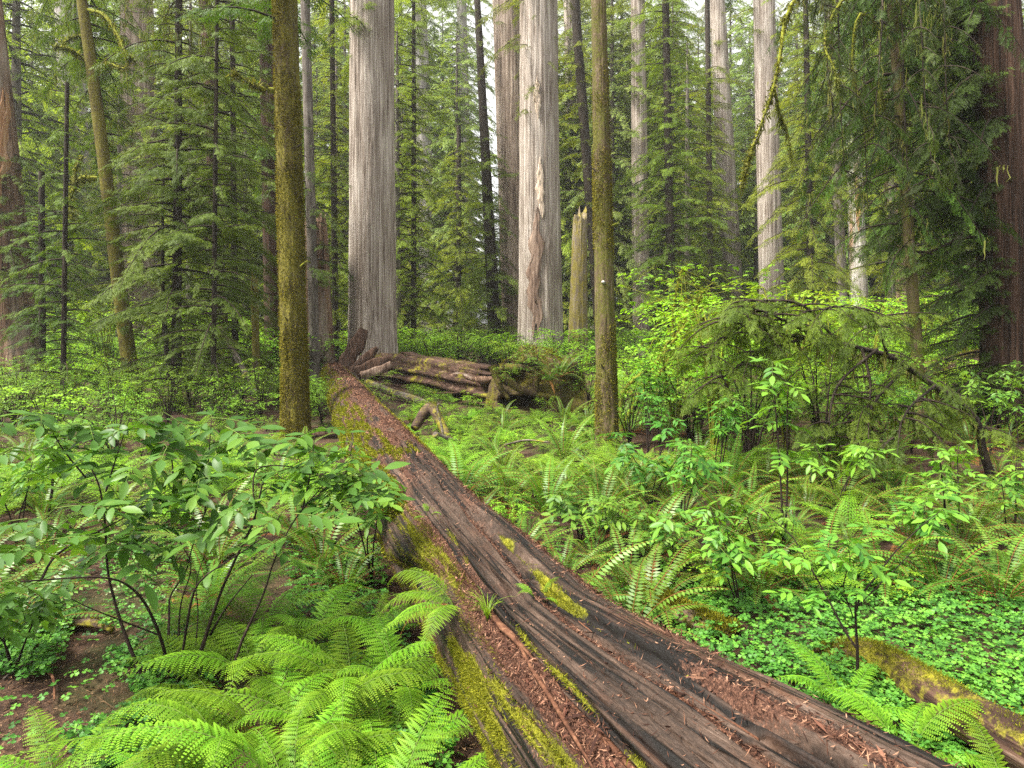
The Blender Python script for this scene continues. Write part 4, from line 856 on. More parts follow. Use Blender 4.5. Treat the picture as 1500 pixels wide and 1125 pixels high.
    def pick(mask, n, ymin=1.0, ymax=22):
        w = mask*area_w*((Yg>ymin)&(Yg<ymax))*((P>15)&(P<205)); w = w/np.maximum(1, Yg/3)**1.2; w = w.ravel(); idx = R.choice(len(w), n, p=w/w.sum())
        return V.reshape(-1,3)[idx]+R.normal(0,.006,(n,3)), Nn.reshape(-1,3)[idx], Yg.ravel()[idx]
    p, n_, yy = pick(np.clip(m-.12,0,1), 110000); q = MB(); far = yy > 5.5
    moss_tufts(q, p[~far], n_[~far], .016, .0016); moss_tufts(q, p[far], n_[far], .028, .005); q.build('moss', M['moss'], root)
    p, n_, yy = pick(np.clip(lit+.06,0,1)*(1-.9*m), 60000)
    q = MB(); k = len(p); d = R.normal(0,1,(k,3)); d -= (d*n_).sum(1,keepdims=True)*n_*R.uniform(.55,1,(k,1)); d /= np.linalg.norm(d,axis=1)[:,None]
    sx = np.cross(d, n_); sx /= np.linalg.norm(sx,axis=1)[:,None]+1e-9
    l = (.004+.022*R.uniform(0,1,(k,1))**2.2)*np.maximum(1,yy/5)[:,None]; w = R.uniform(.0009,.0032,(k,1))*np.maximum(1,yy/4)[:,None]; b = p+n_*.006
    VV = np.stack([b-d*l-sx*w*.3, b-sx*w, b+d*l+sx*w*.2+n_*.004, b+sx*w], 1); q.add(VV.reshape(-1,3), np.arange(k*4).reshape(k,4), None, np.repeat(R.uniform(0,1,k)**2.0,4))
    lo = q.build('fallen_needles', M['chip'], root); lo['kind'] = 'stuff'
    # bigger bits caught in the hollows: twig ends, cone scales, bark flakes, leaf scraps
    p, n_, yy = pick(np.clip(lit-.3,0,1)*(1-.9*m), 900, 1.2, 9); k = len(p); d = R.normal(0,1,(k,3)); d -= (d*n_).sum(1,keepdims=True)*n_*.8; d /= np.linalg.norm(d,axis=1)[:,None]; sx = np.cross(d,n_); sx /= np.linalg.norm(sx,axis=1)[:,None]+1e-9
    l = R.uniform(.012,.06,(k,1)); w = R.uniform(.002,.007,(k,1)); b = p+n_*R.uniform(.006,.02,(k,1)); q = MB()
    VV = np.stack([b-d*l-sx*w*.5, b-sx*w+n_*.006, b+d*l+sx*w*.4, b+sx*w+n_*.003], 1); q.add(VV.reshape(-1,3), np.arange(k*4).reshape(k,4), None, np.repeat(R.uniform(0,1,k)**2.2,4)); lo = q.build('bark_bits', M['chip'], root); lo['kind'] = 'stuff'
    # splinters and loose staves lying along the cracks
    def surf(t_, p_, up=.0):
        i = int(np.argmin(abs(y-t_))); j = int(np.argmin(abs(ph-p_))); return V[i,j]+Nn[i,j]*up
    for (t0, p0, t1, p1, w, hgt, mt) in [(3.25,132,2.4,146,.010,.03,'stave'), (3.6,128,3.05,131,.03,.012,'stave'), (2.9,131,1.9,137,.014,.004,'stave'), (2.5,96,1.6,97,.012,.004,'stave'), (3.1,93,2.1,94,.012,.004,'stave')]:
        a, b = surf(t0,p0,hgt), surf(t1,p1,hgt*.6); n = 9; s = np.linspace(0,1,n)[:,None]; C = a+(b-a)*s+np.array([0,0,1])*(.02*vn(s[:,0]*4,t0,0,5)[:,None])
        dd = (b-a)/np.linalg.norm(b-a); sd = np.cross(dd,[0,0,1]); sd /= np.linalg.norm(sd); up = np.cross(sd,dd); ww = w*np.clip(np.sin(np.pi*np.clip(s*.95+.04,0,1)),.15,1)*(1+.6*vn(s*7,t1,0,3))
        ring = np.stack([C-sd*ww-up*.01, C-sd*ww*.8+up*.004, C+sd*ww*.9+up*.006, C+sd*ww-up*.01], 1)
        q = MB(); q.add(ring.reshape(-1,3), np.concatenate([grid_q(n,4), [[0,1,2,3],[4*n-1,4*n-2,4*n-3,4*n-4]]])); q.build('splinter', M[mt], root)
    # the torn root end: upturned slabs
    e = np.array([log_x(21.8), 21.8, .8])
    for (pts, w0, w1, th, mt) in [([PT(506,543,21.6), PT(512,522,21.7), PT(524,503,21.8), PT(533,482,21.9)], .36, .16, .12, 'redwood_dark'), ([PT(522,545,21.4), PT(535,528,21.3), PT(547,515,21.3), PT(553,509,21.3)], .22, .07, .12, 'redwood_dark'),
                                  ([PT(524,548,21.0), PT(540,540,20.9), PT(555,531,20.9), PT(569,527,20.9)], .24, .13, .10, 'redwood_dark'), ([PT(530,551,20.8), PT(548,545,20.7), PT(562,540,20.7), PT(574,533,20.7)], .13, .13, .09, 'scar_brown'), ([PT(500,540,21.8), PT(499,528,21.8), PT(503,518,21.9)], .10, .04, .08, 'redwood_brown')]:
        C = smooth_path(pts, 10); n = 10; s = np.linspace(0,1,n)[:,None]; T = np.gradient(C,axis=0); T /= np.linalg.norm(T,axis=1)[:,None]
        sd = np.cross(T, np.array([0.,1,0])); sd /= np.linalg.norm(sd,axis=1)[:,None]; up = np.cross(sd,T); ww = (w0+(w1-w0)*s)*(1+.25*vn(s*5,w0*30,0,2))
        a = np.linspace(0,2*np.pi,9)[:-1]; ring = C[:,None]+sd[:,None]*(ww*np.cos(a)[None])[...,None]+up[:,None]*((.5*th*(1-.5*s)+.05*vn(a[None]*2,s*6,0,7))*np.sin(a)[None])[...,None]
        q = MB(); q.add(np.concatenate([ring.reshape(-1,3), C[-1:]]), np.concatenate([grid_q(n,8)]), [((n-1)*8+i,(n-1)*8+(i+1)%8,n*8) for i in range(8)]); q.build('splinter', M[mt], root)
    # butt end cap so the far end is closed
    q = MB(); q.add(np.concatenate([V[-1], [mid[-1,0]]]), None, [(i,i+1,nphi) for i in range(nphi-1)]); q.build('end_face', M['orange_wood'], root)
    return root, surf, V, Nn, y, ph, m
LOG, LSURF, LV, LN, LYA, LPH, LM = build_big_log()

# ---------------------------------------------------------------- smaller fallen wood
def fallen(name, label, pts, rads, mat, seed=1, amp=.08, seg=40, n=70, mossy=0, moss_at=None, cat='log', layers=0, group=None, ml=.02):
    C = smooth_path(pts, n); rad = np.interp(np.linspace(0,1,n), np.linspace(0,1,len(rads)), rads)
    root = thing(name, label, cat, C[0], group); C = C-C[0]
    T = np.gradient(C,axis=0); T /= np.linalg.norm(T,axis=1)[:,None]; U = np.cross(T,[0,0,1.]); U /= np.linalg.norm(U,axis=1)[:,None]; W = np.cross(U,T)
    a = np.linspace(0,2*np.pi,seg,endpoint=False); s = np.concatenate([[0],np.cumsum(np.linalg.norm(np.diff(C,axis=0),axis=1))])[:,None]
    rr = 1+amp*(vn(np.cos(a)*3,np.sin(a)*3,s*.5,seed)+.5*vn(np.cos(a)*9,np.sin(a)*9,s*.7,seed+1))
    if layers: 
        q = (np.sin(a)[None]*layers+.35*vn(s*.35,0,0,seed)+.18*vn(s*1.5,a[None],0,seed)); rr = rr+.20*(np.floor(q)%2)-.16*np.exp(-((q-np.round(q))/.10)**2)
    V = C[:,None]+(rad[:,None]*rr)[...,None]*(np.cos(a)[None,:,None]*U[:,None]+np.sin(a)[None,:,None]*W[:,None])
    mb = MB(); mb.add(np.concatenate([V.reshape(-1,3), C[:1], C[-1:]]), grid_q(n,seg), [(i,n*seg,(i+1)%seg) for i in range(seg)]+[((n-1)*seg+i,(n-1)*seg+(i+1)%seg,n*seg+1) for i in range(seg)])
    # bark grain runs along: rotate texture by baking the mesh with its own axis along Z
    o = mb.build('trunk', M[mat], root, smooth=True)
    if mossy:
        k = mossy; i = R.integers(0,n,k*3); j = R.integers(0,seg,k*3); p = V[i,j]; nn = p-C[i]; nn /= np.linalg.norm(nn,axis=1)[:,None]
        keep = (nn[:,2]*.6+vn(p[:,0]*2.0,p[:,1]*2.0,p[:,2]*2,seed+9)*.9+R.uniform(-.25,.25,len(p))) > .5
        p, nn = p[keep][:k], nn[keep][:k]; q = MB(); moss_tufts(q, p+R.normal(0,.012,p.shape), nn+np.array([0,0,.3]), ml, ml*.17); q.build('moss', M['moss'], root)
    return root
def along_bark(name, stops, moss=None, amt=.4):
    m, nt = nodes_of(name)
    a = noise(nt, 7, 5, .65, (.12,.12,1)); b = noise(nt, 30, 3, .6, (.1,.1,1)); f = math_(nt, 'ADD', math_(nt,'MULTIPLY',a,.55), math_(nt,'MULTIPLY',b,.45))
    c = ramp(nt, stops, f)
    if moss:
        fac = ramp(nt, [(.62-amt*.3,(0,0,0)), (.72-amt*.3,(1,1,1))], math_(nt,'ADD',math_(nt,'MULTIPLY',noise(nt,1.4,4,.7),.75),math_(nt,'MULTIPLY',noise(nt,20,3,.7),.35)))
        c = mixc(nt, fac, c, ramp(nt, [(.3,moss[0]),(.7,moss[1])], noise(nt,14,4,.7)))
    finish(nt, c, .85, .2, bump=f, bdist=.04, bstr=.9); return m
MO = ((.07,.065,.006),(.30,.27,.02))
M['log_red'] = along_bark('weathered log', [(.32,(.012,.006,.004)),(.46,(.06,.032,.022)),(.57,(.14,.085,.06)),(.7,(.33,.25,.20))], MO, .12)
M['log_mossy'] = along_bark('mossy log', [(.3,(.014,.008,.006)),(.5,(.06,.037,.025)),(.7,(.16,.11,.085))], MO, .25)
M['log_grey'] = along_bark('grey dead branch', [(.3,(.025,.019,.015)),(.5,(.09,.072,.06)),(.7,(.24,.205,.18))], MO, .25)
M['log_dark'] = along_bark('dark split log', [(.32,(.006,.003,.002)),(.46,(.035,.018,.012)),(.57,(.09,.05,.034)),(.7,(.25,.18,.14))], MO, .12)
CROSS = fallen('fallen_log', 'big split layered redwood log lying behind the mossy log, right of the broad grey redwood', [PT(545,543,26), PT(640,553,21.5), PT(724,571,17.8)], [.66,.60,.52], 'log_dark', 3, .07, 110, 130, 2500, layers=4.6, ml=.05)
for i_, (a_, b_, hw_, mt_) in enumerate([((588,517,24.2),(722,541,17.6),.09,'redwood_dark'), ((590,526,23.6),(716,549,17.2),.05,'redwood_dark'), ((586,538,23.4),(690,555,18.2),.13,'log_dark'), ((640,551,20.4),(722,561,17.0),.10,'redwood_brown'), ((596,550,22.8),(672,566,18.6),.06,'redwood_dark'), ((640,577,19.4),(720,583,16.9),.05,'log_dark'), ((655,590,18.4),(722,597,16.9),.05,'redwood_dark')]):
    A_, B_ = PT(*a_)-np.array(CROSS.location), PT(*b_)-np.array(CROSS.location); n = 14; s_ = np.linspace(0,1,n)[:,None]; C_ = A_+(B_-A_)*s_; dd = (B_-A_)/np.linalg.norm(B_-A_); out = np.cross(dd,[0,0,1.]); out /= np.linalg.norm(out); out = -out if out[1] > 0 else out
    C_[:,2] += .11*vn(s_[:,0]*4,i_*1.7,0,4); hh = hw_*(1+.8*vn(s_*6,i_*3.1,0,6))*np.clip(np.sin(np.pi*np.clip(s_*.96+.03,0,1))*3,.15,1); up = np.array([0,0,1.]); q = MB()
    ring = np.stack([C_-up*hh-out*.25, C_-up*hh*.9+out*.05, C_+up*hh*.8+out*.09, C_+up*hh-out*.25], 1); q.add(ring.reshape(-1,3), np.concatenate([grid_q(n,4), [[3,2,1,0],[4*n-4,4*n-3,4*n-2,4*n-1]]])); q.build('splinter', M[mt_], CROSS)
fallen('fallen_log', 'short mossy log on the sorrel at the lower right', [GP(1200,962,.03), GP(1280,968,.13), GP(1390,1035,.17), GP(1530,1110,.19)], [.07,.10,.115,.12], 'log_dark', 5, .10, 40, 80, 22000, ml=.010)
fallen('fallen_log', 'brown log lying level in the clearing at the left edge', [PT(-80,580,21), PT(20,581,20), PT(105,579,20)], [.25,.24,.2], 'log_red', 7, .08, 30, 40, 600, ml=.04)
fallen('fallen_log', 'pinkish mossy log slanting up in the bushes near the right edge redwood', [PT(1320,556,18), PT(1380,540,19), PT(1450,522,20)], [.25,.28,.3], 'log_red', 9, .08, 32, 40, 2500, ml=.05)
fallen('fallen_log', 'low rotten mossy log in the ferns just right of the great log', [GP(930,850,.06), GP(985,895,.08), GP(1075,930,.05)], [.06,.10,.07], 'log_mossy', 11, .12, 30, 50, 7000, ml=.022)
fallen('dead_branch', 'grey dead branch lying along the far end of the great log', [PT(538,560,20.5), PT(575,575,19), PT(612,586,17.5), PT(640,598,16.5)], [.10,.11,.09,.05], 'log_grey', 13, .06, 20, 40, 300, cat='branch', ml=.03)
fallen('dead_branch', 'bent mossy dead limb propped beside the great log', [PT(606,628,12.4), PT(622,605,12.6), PT(633,598,12.6), PT(642,612,12.3), PT(655,640,12), PT(668,678,11.6)], [.07,.11,.10,.08,.07,.06], 'log_mossy', 15, .1, 24, 60, 2500, cat='branch', ml=.03)
fallen('dead_branch', 'stubby broken branch crossing the bent mossy limb', [PT(637,637,11.4), PT(652,643,11.6), PT(672,648,11.8)], [.055,.06,.05], 'log_grey', 17, .08, 18, 30, 500, cat='branch', ml=.025)
fallen('dead_branch', 'thin looped dry twig standing above the bent mossy limb', [PT(650,672,11.7), PT(648,630,11.8), PT(641,600,11.9), PT(643,592,11.9), PT(650,597,12)], [.02,.022,.018,.014,.008], 'log_grey', 19, .05, 10, 40, cat='branch')
fallen('dead_branch', 'bleached broken branches heaped left of the olive mossy trunk', [PT(318,572,20), PT(345,560,19.6), PT(362,546,19.4)], [.05,.07,.04], 'log_grey', 21, .05, 14, 24, cat='branch')
fallen('dead_branch', 'leaning grey dead pole left of the mossy dead post', [PT(370,566,20), PT(345,520,20.4), PT(322,478,20.8)], [.09,.08,.05], 'log_grey', 23, .06, 16, 40, 200, cat='branch', ml=.03)
fallen('dead_branch', 'white barkless chunk of wood by the mossy dead post', [PT(342,578,18), PT(360,572,18), PT(378,577,17.8)], [.10,.15,.07], 'snag', 25, .15, 20, 24, cat='branch')
fallen('dead_branch', 'yellow mossy fallen branch lying right of the thin mossy trunk', [PT(915,575,15), PT(950,582,14.8), PT(990,588,14.6)], [.07,.09,.06], 'log_mossy', 27, .1, 16, 30, 1500, cat='branch', ml=.035)
fallen('dead_branch', 'thin dry twigs sticking out of the ferns mid picture', [PT(738,652,10.5), PT(770,645,10.5), PT(806,648,10.3)], [.012,.016,.010], 'log_grey', 29, .05, 8, 20, cat='branch')

# ---- upturned root mound left of the thin mossy trunk
def build_mound():
    c = np.array([ (792-CX)/F*16.9, 16.9, 0.0]); nz, seg = 70, 110
    root = thing('root_mound', 'mossy upturned root mound with dark hollows, topped by bushes', 'stump', c)
    u = np.linspace(-.35, np.pi/2*.98, nz)[:,None]; a = np.linspace(0,2*np.pi,seg,endpoint=False)[None]
    x, y_, z = np.cos(u)*np.cos(a), np.cos(u)*np.sin(a), np.sin(u)+0*a
    rr = 1+.22*fbm(x*1.6,y_*1.6,z*1.6,81)+.10*(1-2*np.abs(vn(x*4,y_*4,z*3,82)))
    V = np.stack([x*1.2*rr, y_*1.0*rr, z*1.42*rr+.05], -1)
    def hole(px, py, w, h, dep):
        p = PT(px, py, 15.9)-c; dx = (V[...,0]-p[0])/w; dz = (V[...,2]-p[2])/h; f = np.exp(-(dx*dx+dz*dz)**2)*(V[...,1]<0); V[...,1] += f*dep
    hole(752,560,.30,.22,.8); hole(766,592,.5,.16,.9); hole(775,540,.35,.1,.35); hole(850,570,.45,.4,.4)
    mb = MB(); mb.add(V.reshape(-1,3), grid_q(nz,seg)); mb.build('root_plate', M['root'], root, smooth=True)
    for i, pts in enumerate([[(735,548),(760,570),(790,578),(815,582)], [(740,538),(770,540),(790,548)], [(722,535),(732,565),(745,585)], [(790,545),(786,560),(786,580)]]):
        C = smooth_path([PT(px,py,15.85+.12*(i%3))-c for px,py in pts], 14); q = MB(); v, f = tube(C, np.linspace(.10,.05,14), 9, True, .4, i+90); q.add(v, f); q.build('root', M['root'], root, smooth=True)
    k = 9000; i = R.integers(0,nz,k); j = R.integers(0,seg,k); p = V[i,j]; Nn = grid_normals(V); nn = Nn[i,j]; nn = np.where((nn*(p-[0,0,.5])).sum(1,keepdims=True)<0,-nn,nn)
    keep = (nn[:,2]*.7+vn(p[:,0]*3,p[:,1]*3,p[:,2]*3,83)) > .35; q = MB(); moss_tufts(q, p[keep]+R.normal(0,.02,(keep.sum(),3)), nn[keep], .05, .012); q.build('moss', M['moss'], root)
    return root, c
MOUND, MC = build_mound()
# ---------------------------------------------------------------- meshes shared by the plants
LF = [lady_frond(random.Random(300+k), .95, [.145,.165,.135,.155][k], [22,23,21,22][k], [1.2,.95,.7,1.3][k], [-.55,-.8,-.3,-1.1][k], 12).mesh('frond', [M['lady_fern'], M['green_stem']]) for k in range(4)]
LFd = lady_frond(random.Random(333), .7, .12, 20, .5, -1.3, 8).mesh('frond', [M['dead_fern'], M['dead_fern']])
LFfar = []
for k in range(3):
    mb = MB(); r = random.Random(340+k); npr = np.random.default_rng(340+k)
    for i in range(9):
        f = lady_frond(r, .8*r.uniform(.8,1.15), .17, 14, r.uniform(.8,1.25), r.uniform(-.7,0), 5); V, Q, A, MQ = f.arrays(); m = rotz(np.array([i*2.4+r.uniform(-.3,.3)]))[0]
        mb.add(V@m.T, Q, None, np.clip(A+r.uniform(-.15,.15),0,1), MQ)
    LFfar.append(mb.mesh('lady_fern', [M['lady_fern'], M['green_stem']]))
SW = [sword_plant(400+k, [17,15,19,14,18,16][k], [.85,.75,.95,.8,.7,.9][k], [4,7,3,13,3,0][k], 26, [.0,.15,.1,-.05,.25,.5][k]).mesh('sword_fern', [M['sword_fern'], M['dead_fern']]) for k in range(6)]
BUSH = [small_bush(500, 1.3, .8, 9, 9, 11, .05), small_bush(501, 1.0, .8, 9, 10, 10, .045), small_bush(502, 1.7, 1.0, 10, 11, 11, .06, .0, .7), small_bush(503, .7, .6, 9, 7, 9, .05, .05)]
BUSHm = [b.mesh('bush', [M['bush'], M['twig']]) for b in BUSH]
LIME = [small_bush(510, 1.5, .8, 8, 9, 9, .075, .1, .5), small_bush(511, 1.0, .7, 8, 8, 9, .07, .1, .5), small_bush(512, 2.4, 1.1, 9, 12, 10, .085, .15, .7)]
LIMEm = [b.mesh('bush', [M['lime'], M['twig_mossy']]) for b in LIME]
def off_log(x, y, pad=.1): return not (-2 < y < 22.6 and abs(x-log_x(y))*.95 < log_r(y)+pad)
def on_ground(px, py): p = GP(px, py); p[2] = float(gz(p[0], p[1])); return p
ALL_TR = [(t[0].location.x, t[0].location.y, t[1]['rb']) for t in TR.values()]
def off_trunks(x, y, pad=.12): return all((x-a)**2+(y-b)**2 > (r+pad)**2 for a, b, r in ALL_TR)

# ---------------------------------------------------------------- near lady ferns, frond by frond
def lady_fern(label, px, py, nf=8, sc=1.0, a0=0, a1=6.283, tilt=0.0, z=None, loc=None, group='bright lady ferns in front'):
    p = on_ground(px, py) if loc is None else np.array(loc, float)
    root = thing('lady_fern', label, 'fern', p, group)
    for i in range(nf):
        az = a0+(a1-a0)*(i+.5)/nf+RND.uniform(-.28,.28)
        link('frond', LF[RND.randrange(4)], root, (.03*math.cos(az), .03*math.sin(az), 0), (RND.uniform(-.15,.15), tilt+RND.uniform(-.18,.12), az), sc*RND.uniform(.72,1.18))
    if nf > 6 and RND.random() < .6: link('dead_frond', LFd, root, (0,0,.02), (0, .1, RND.uniform(2.6,5.6)), sc)
    return root
lady_fern('lady fern sending one long arching frond over the path at the lower left', 335, 1125, 7, 1.0, 1.9, 5.0)
lady_fern('lady fern at the bottom edge, close right of the long arching frond', 430, 1175, 9, .95)
lady_fern('lady fern at the bottom edge under the fronds touching the log', 560, 1230, 9, .95)
lady_fern('lady fern filling the middle of the fern bed, behind the bottom row', 470, 1075, 9, .95)
lady_fern('lady fern behind the shrub stems in the fern bed', 385, 1000, 9, .85)
lady_fern('lady fern at the back of the bed below the dark hollow', 455, 945, 8, .8)
lady_fern('lady fern spreading against the log, below the yellow moss patch', 585, 1010, 9, .85)
lady_fern('lady fern in front of the log fronds, over the sorrel gap', 565, 1105, 8, .8)
lady_fern('small lady fern at the log foot near the shaded sorrel', 545, 920, 7, .65)
lady_fern('lady fern leaning out at the left of the fern bed', 310, 1005, 7, .75, 1.6, 4.6)
lady_fern('lady fern behind the left shrub, high at the back of the bed', 300, 925, 8, .85)
lady_fern('lady fern in the corner between the bottom edge and the log', 660, 1240, 7, .7, 1.2, 5.2)
lady_fern('pale lady fern low at the bottom left corner', 90, 1200, 7, .7)
lady_fern('lady fern at the bottom edge right of the path corner', 260, 1240, 8, .85)
lady_fern('lady fern close behind the bottom row, beside the shrub base', 395, 1085, 8, .85)
lady_fern('lady fern in the thick of the bed, left of the sorrel gap', 515, 1020, 8, .85)
lady_fern('lady fern at the back of the bed beneath the leaning dark stem', 385, 925, 8, .8)
lady_fern('lady fern tufted on the split flank of the great log', 0, 0, 7, .62, 2.2, 4.4, .25, loc=LSURF(3.75, 150, 0)+np.array([0,0,.03]), group=None)
lady_fern('small fern on the notch of the great log, below the yellow moss', 0, 0, 4, .2, 0, 6.28, .0, loc=LSURF(3.45, 97, 0), group=None)
lady_fern('tiny fern near the top crack of the great log', 0, 0, 4, .2, 1.5, 6.0, .0, loc=LSURF(5.1, 122, 0), group=None)
lady_fern('bright fern beside the sapling behind the great log', 1330, 1120, 9, .7, group=None)
lady_fern('fern in the corner behind the short mossy log', 1480, 1190, 6, .5, group=None)
lady_fern('fern at the sapling foot against the great log', 1240, 1060, 7, .55, group=None)

# ---------------------------------------------------------------- large-leaved shrub at the left
def elder(label, base, stems, spots, lib, name='elderberry_shrub', group=None, stem_mat='twig', leaf_mat_='elder', per=2, sc=(.8,1.25), tone=(-.12,.15), cat='shrub', seed=1):
    """base: world point; stems: [(points, radius)]; spots: leaf clusters (points)"""
    r = np.random.default_rng(seed); root = thing(name, label, cat, base, group); base = np.asarray(base, float)
    for pts, rad in stems:
        C = smooth_path([np.asarray(p)-base for p in pts], 18); q = MB(); V, Q = tube(C, np.linspace(rad, rad*.35, 18), 6, True, .15, seed); q.add(V, Q, None, .5, 0); q.build('stem', M[stem_mat], root, smooth=True)
    lf = MB(); P, A, I, S, T = [], [], [], [], []
    for sp in spots:
        a0 = r.uniform(0,6.28)
        for k in range(per):
            P.append(np.asarray(sp)-base); A.append(a0+k*6.28/per+r.uniform(-.5,.5)); I.append(r.uniform(-.3,.7)); S.append(r.uniform(*sc)); T.append(r.uniform(*tone))
    put_leaves(lf, lib, np.array(P), np.array(A), np.array(I), np.array(S), np.array(T), r)
    lf.build('foliage', [M[leaf_mat_], M['green_stem']], root, smooth=True); return root
D0 = 4.15
def sh(lst, d0, d1): return [PT(px, py, d0+(d1-d0)*i/(len(lst)-1)) for i, (px, py) in enumerate(lst)]
base = on_ground(268, 1003)
left_stems = [(sh([(212,1000),(193,955),(178,915),(165,870),(157,830),(154,770),(150,735),(143,705),(126,672)], 4.2, 4.5), .011),
    (sh([(252,1000),(240,950),(228,915),(210,880),(188,858),(160,847),(115,846),(30,852)], 4.15, 3.6), .011), (sh([(60,850),(78,818),(110,795),(145,778),(200,748),(255,712)], 3.75, 4.6), .008),
    (sh([(262,1002),(270,940),(283,870),(300,845),(318,832),(360,805),(395,778),(413,750)], 4.15, 4.0), .008), (sh([(280,1010),(290,970),(302,930),(316,888),(335,840),(358,792),(372,762),(385,706)], 4.1, 4.3), .014),
    (sh([(308,930),(325,900),(345,872),(370,842)], 4.2, 4.1), .008), (sh([(332,1015),(350,950),(370,905),(388,865),(402,820),(425,772),(447,742),(470,715)], 4.0, 4.4), .009),
    (sh([(246,950),(248,900),(250,872),(272,838),(282,800),(300,752),(320,712)], 4.2, 4.9), .008), (sh([(268,1000),(262,930),(266,880),(280,830),(262,790)], 4.3, 4.5), .007), (sh([(372,745),(376,688),(430,684),(465,697),(480,690)], 4.3, 4.6), .006),
    (sh([(232,930),(180,910),(130,890),(90,872),(40,866)], 4.2, 3.9), .005), (sh([(288,1005),(286,960),(290,900),(288,850),(305,800)], 4.2, 4.4), .006)]
left_stems += [(sh([(155,720),(172,665),(190,612)], 4.3, 4.6), .006), (sh([(300,752),(305,680),(310,612)], 4.7, 4.9), .006), (sh([(126,700),(90,655),(60,600)], 4.5, 4.4), .006), (sh([(440,760),(455,690),(462,628)], 4.3, 4.5), .006), (sh([(255,712),(250,660),(240,604)], 4.6, 4.8), .006)]
left_spots = [(60,600,4.4),(85,612,4.5),(130,620,4.5),(190,612,4.6),(175,630,4.5),(240,604,4.8),(262,620,4.8),(310,612,4.9),(330,625,4.8),(355,640,4.8),(462,628,4.5),(440,645,4.5),(20,655,4.0),(45,690,4.2),(10,610,4.2),(95,660,4.4),(80,745,3.9),(40,760,3.8),(120,745,3.9),(150,700,4.4),(185,690,4.5),(125,672,4.5),(200,668,4.4),(222,705,4.5),(245,655,4.4),(258,715,4.6),(250,640,4.8),(175,640,4.7),(300,668,4.6),
    (292,702,4.4),(325,690,4.6),(340,640,5.0),(360,728,4.3),(385,708,4.3),(330,655,4.8),(410,700,4.5),(432,684,4.5),(470,660,4.6),(478,692,4.6),(505,700,4.6),(520,670,4.8),(535,720,4.5),(545,690,4.7),(470,715,4.4),(500,735,4.4),(30,800,3.5),(70,792,3.6),(20,850,3.5),
    (150,800,4.1),(185,805,4.1),(205,770,4.4),(262,790,4.5),(300,752,4.8),(413,752,4.0),(440,775,4.1),(390,790,4.1),(345,800,4.3),(60,850,3.7),(145,780,4.4),(320,712,4.9),(270,640,5.0),(60,635,4.6),(230,800,4.4),(330,770,4.5),(210,735,4.5),(285,735,4.5),(170,745,4.5)]
elder('large-leaved elderberry shrub of many dark stems above the fern bed at the left', base, left_stems, [PT(*s) for s in left_spots], CL[True], seed=5, per=3, sc=(.9,1.65), tone=(-.2,.14))
def young_elder(label, px, py, h, spread=.35, nst=2, lib='fine', seed=1, name='elderberry_sapling', group=None, tone=(0,.3), per=4, tiers=3, sc=(.55,1.2), stem_mat='twig', loc=None, leafm='elder'):
    r = np.random.default_rng(seed); b = on_ground(px, py) if loc is None else np.array(loc, float); stems, spots = [], []
    for i in range(nst):
        a = r.uniform(0,6.28); w = spread*r.uniform(.3,1); hh = h*r.uniform(.75,1.05) if i else h
        C = smooth_path([b, b+[.3*w*math.cos(a), .3*w*math.sin(a), .4*hh], b+[.75*w*math.cos(a+.4), .75*w*math.sin(a+.4), .8*hh], b+[w*math.cos(a+.4), w*math.sin(a+.4), hh]], 12)
        stems.append((C, .006+.003*h))
        for k in range(tiers): spots.append(C[11-2*k if 11-2*k > 3 else 4])
    return elder(label, b, stems, spots, CL[True] if lib == 'fine' else (CL['palm'] if lib == 'palm' else CL[False]), name, group, stem_mat, leafm, per, sc, tone, 'shrub', seed)
# hand-placed saplings (base column, base row, height)
young_elder('umbrella-leaved shoot on a pale green stem before the olive mossy trunk', 372, 820, .98, .06, 1, 'fine', 11, per=6, tiers=1, sc=(1.0,1.25), stem_mat='green_stem', tone=(.1,.25))
young_elder('elderberry sapling leaning over the far left of the fern bed', 70, 770, 1.0, .3, 3, 'fine', 12)
young_elder('bright elderberry shoot close left of the mossy log, under the mossy trunk', 490, 800, 1.05, .25, 3, 'fine', 13, tone=(.1,.35))
young_elder('elderberry sapling leaning on the mossy log flank', 545, 850, .95, .3, 3, 'fine', 14, tone=(.05,.3))
b = on_ground(1255, 1033)
elder('slender dark sapling forking in a V behind the great log', b, [(sh([(1255,1033),(1256,960),(1253,900),(1254,880)], 3.93, 3.93), .011), (sh([(1255,950),(1238,925),(1222,895),(1205,862),(1180,820),(1160,785),(1130,760),(1112,740)], 3.93, 4.3), .007),
      (sh([(1254,895),(1262,872),(1283,845),(1310,810),(1345,775),(1378,748)], 3.93, 4.2), .007), (sh([(1256,888),(1290,855),(1320,825),(1348,795)], 3.93, 4.1), .005), (sh([(1254,890),(1240,880),(1226,860),(1205,840)], 3.93, 3.8), .004), (sh([(1250,905),(1236,860),(1245,820),(1240,790)], 3.93, 3.8), .004)],
      [PT(*q) for q in [(1175,870,3.9),(1205,865,3.9),(1130,800,4.1),(1140,805,4.1),(1180,812,4.0),(1240,788,3.8),(1230,815,3.8),(1258,815,3.9),(1245,860,3.8),(1262,825,3.9),(1380,745,4.2),(1290,775,4.1),(1222,800,3.9)]], CL[True], 'elderberry_sapling', None, 'twig', 'elder', 3, (.6,.85), (.1,.35), 'shrub', 21)
young_elder('tall elderberry shoot with lime top leaves right of the thin mossy trunk', 1148, 830, 1.75, .22, 2, 'fine', 22, tone=(.15,.4), per=4, tiers=4)
young_elder('pale drooping elderberry with a bent stem right of the great log', 1000, 800, .95, .4, 3, 'fine', 23, tone=(.05,.25))
young_elder('elderberry sapling with big pale leaves beside the rotten mossy log', 1085, 905, .75, .4, 3, 'fine', 24, tone=(.05,.3))
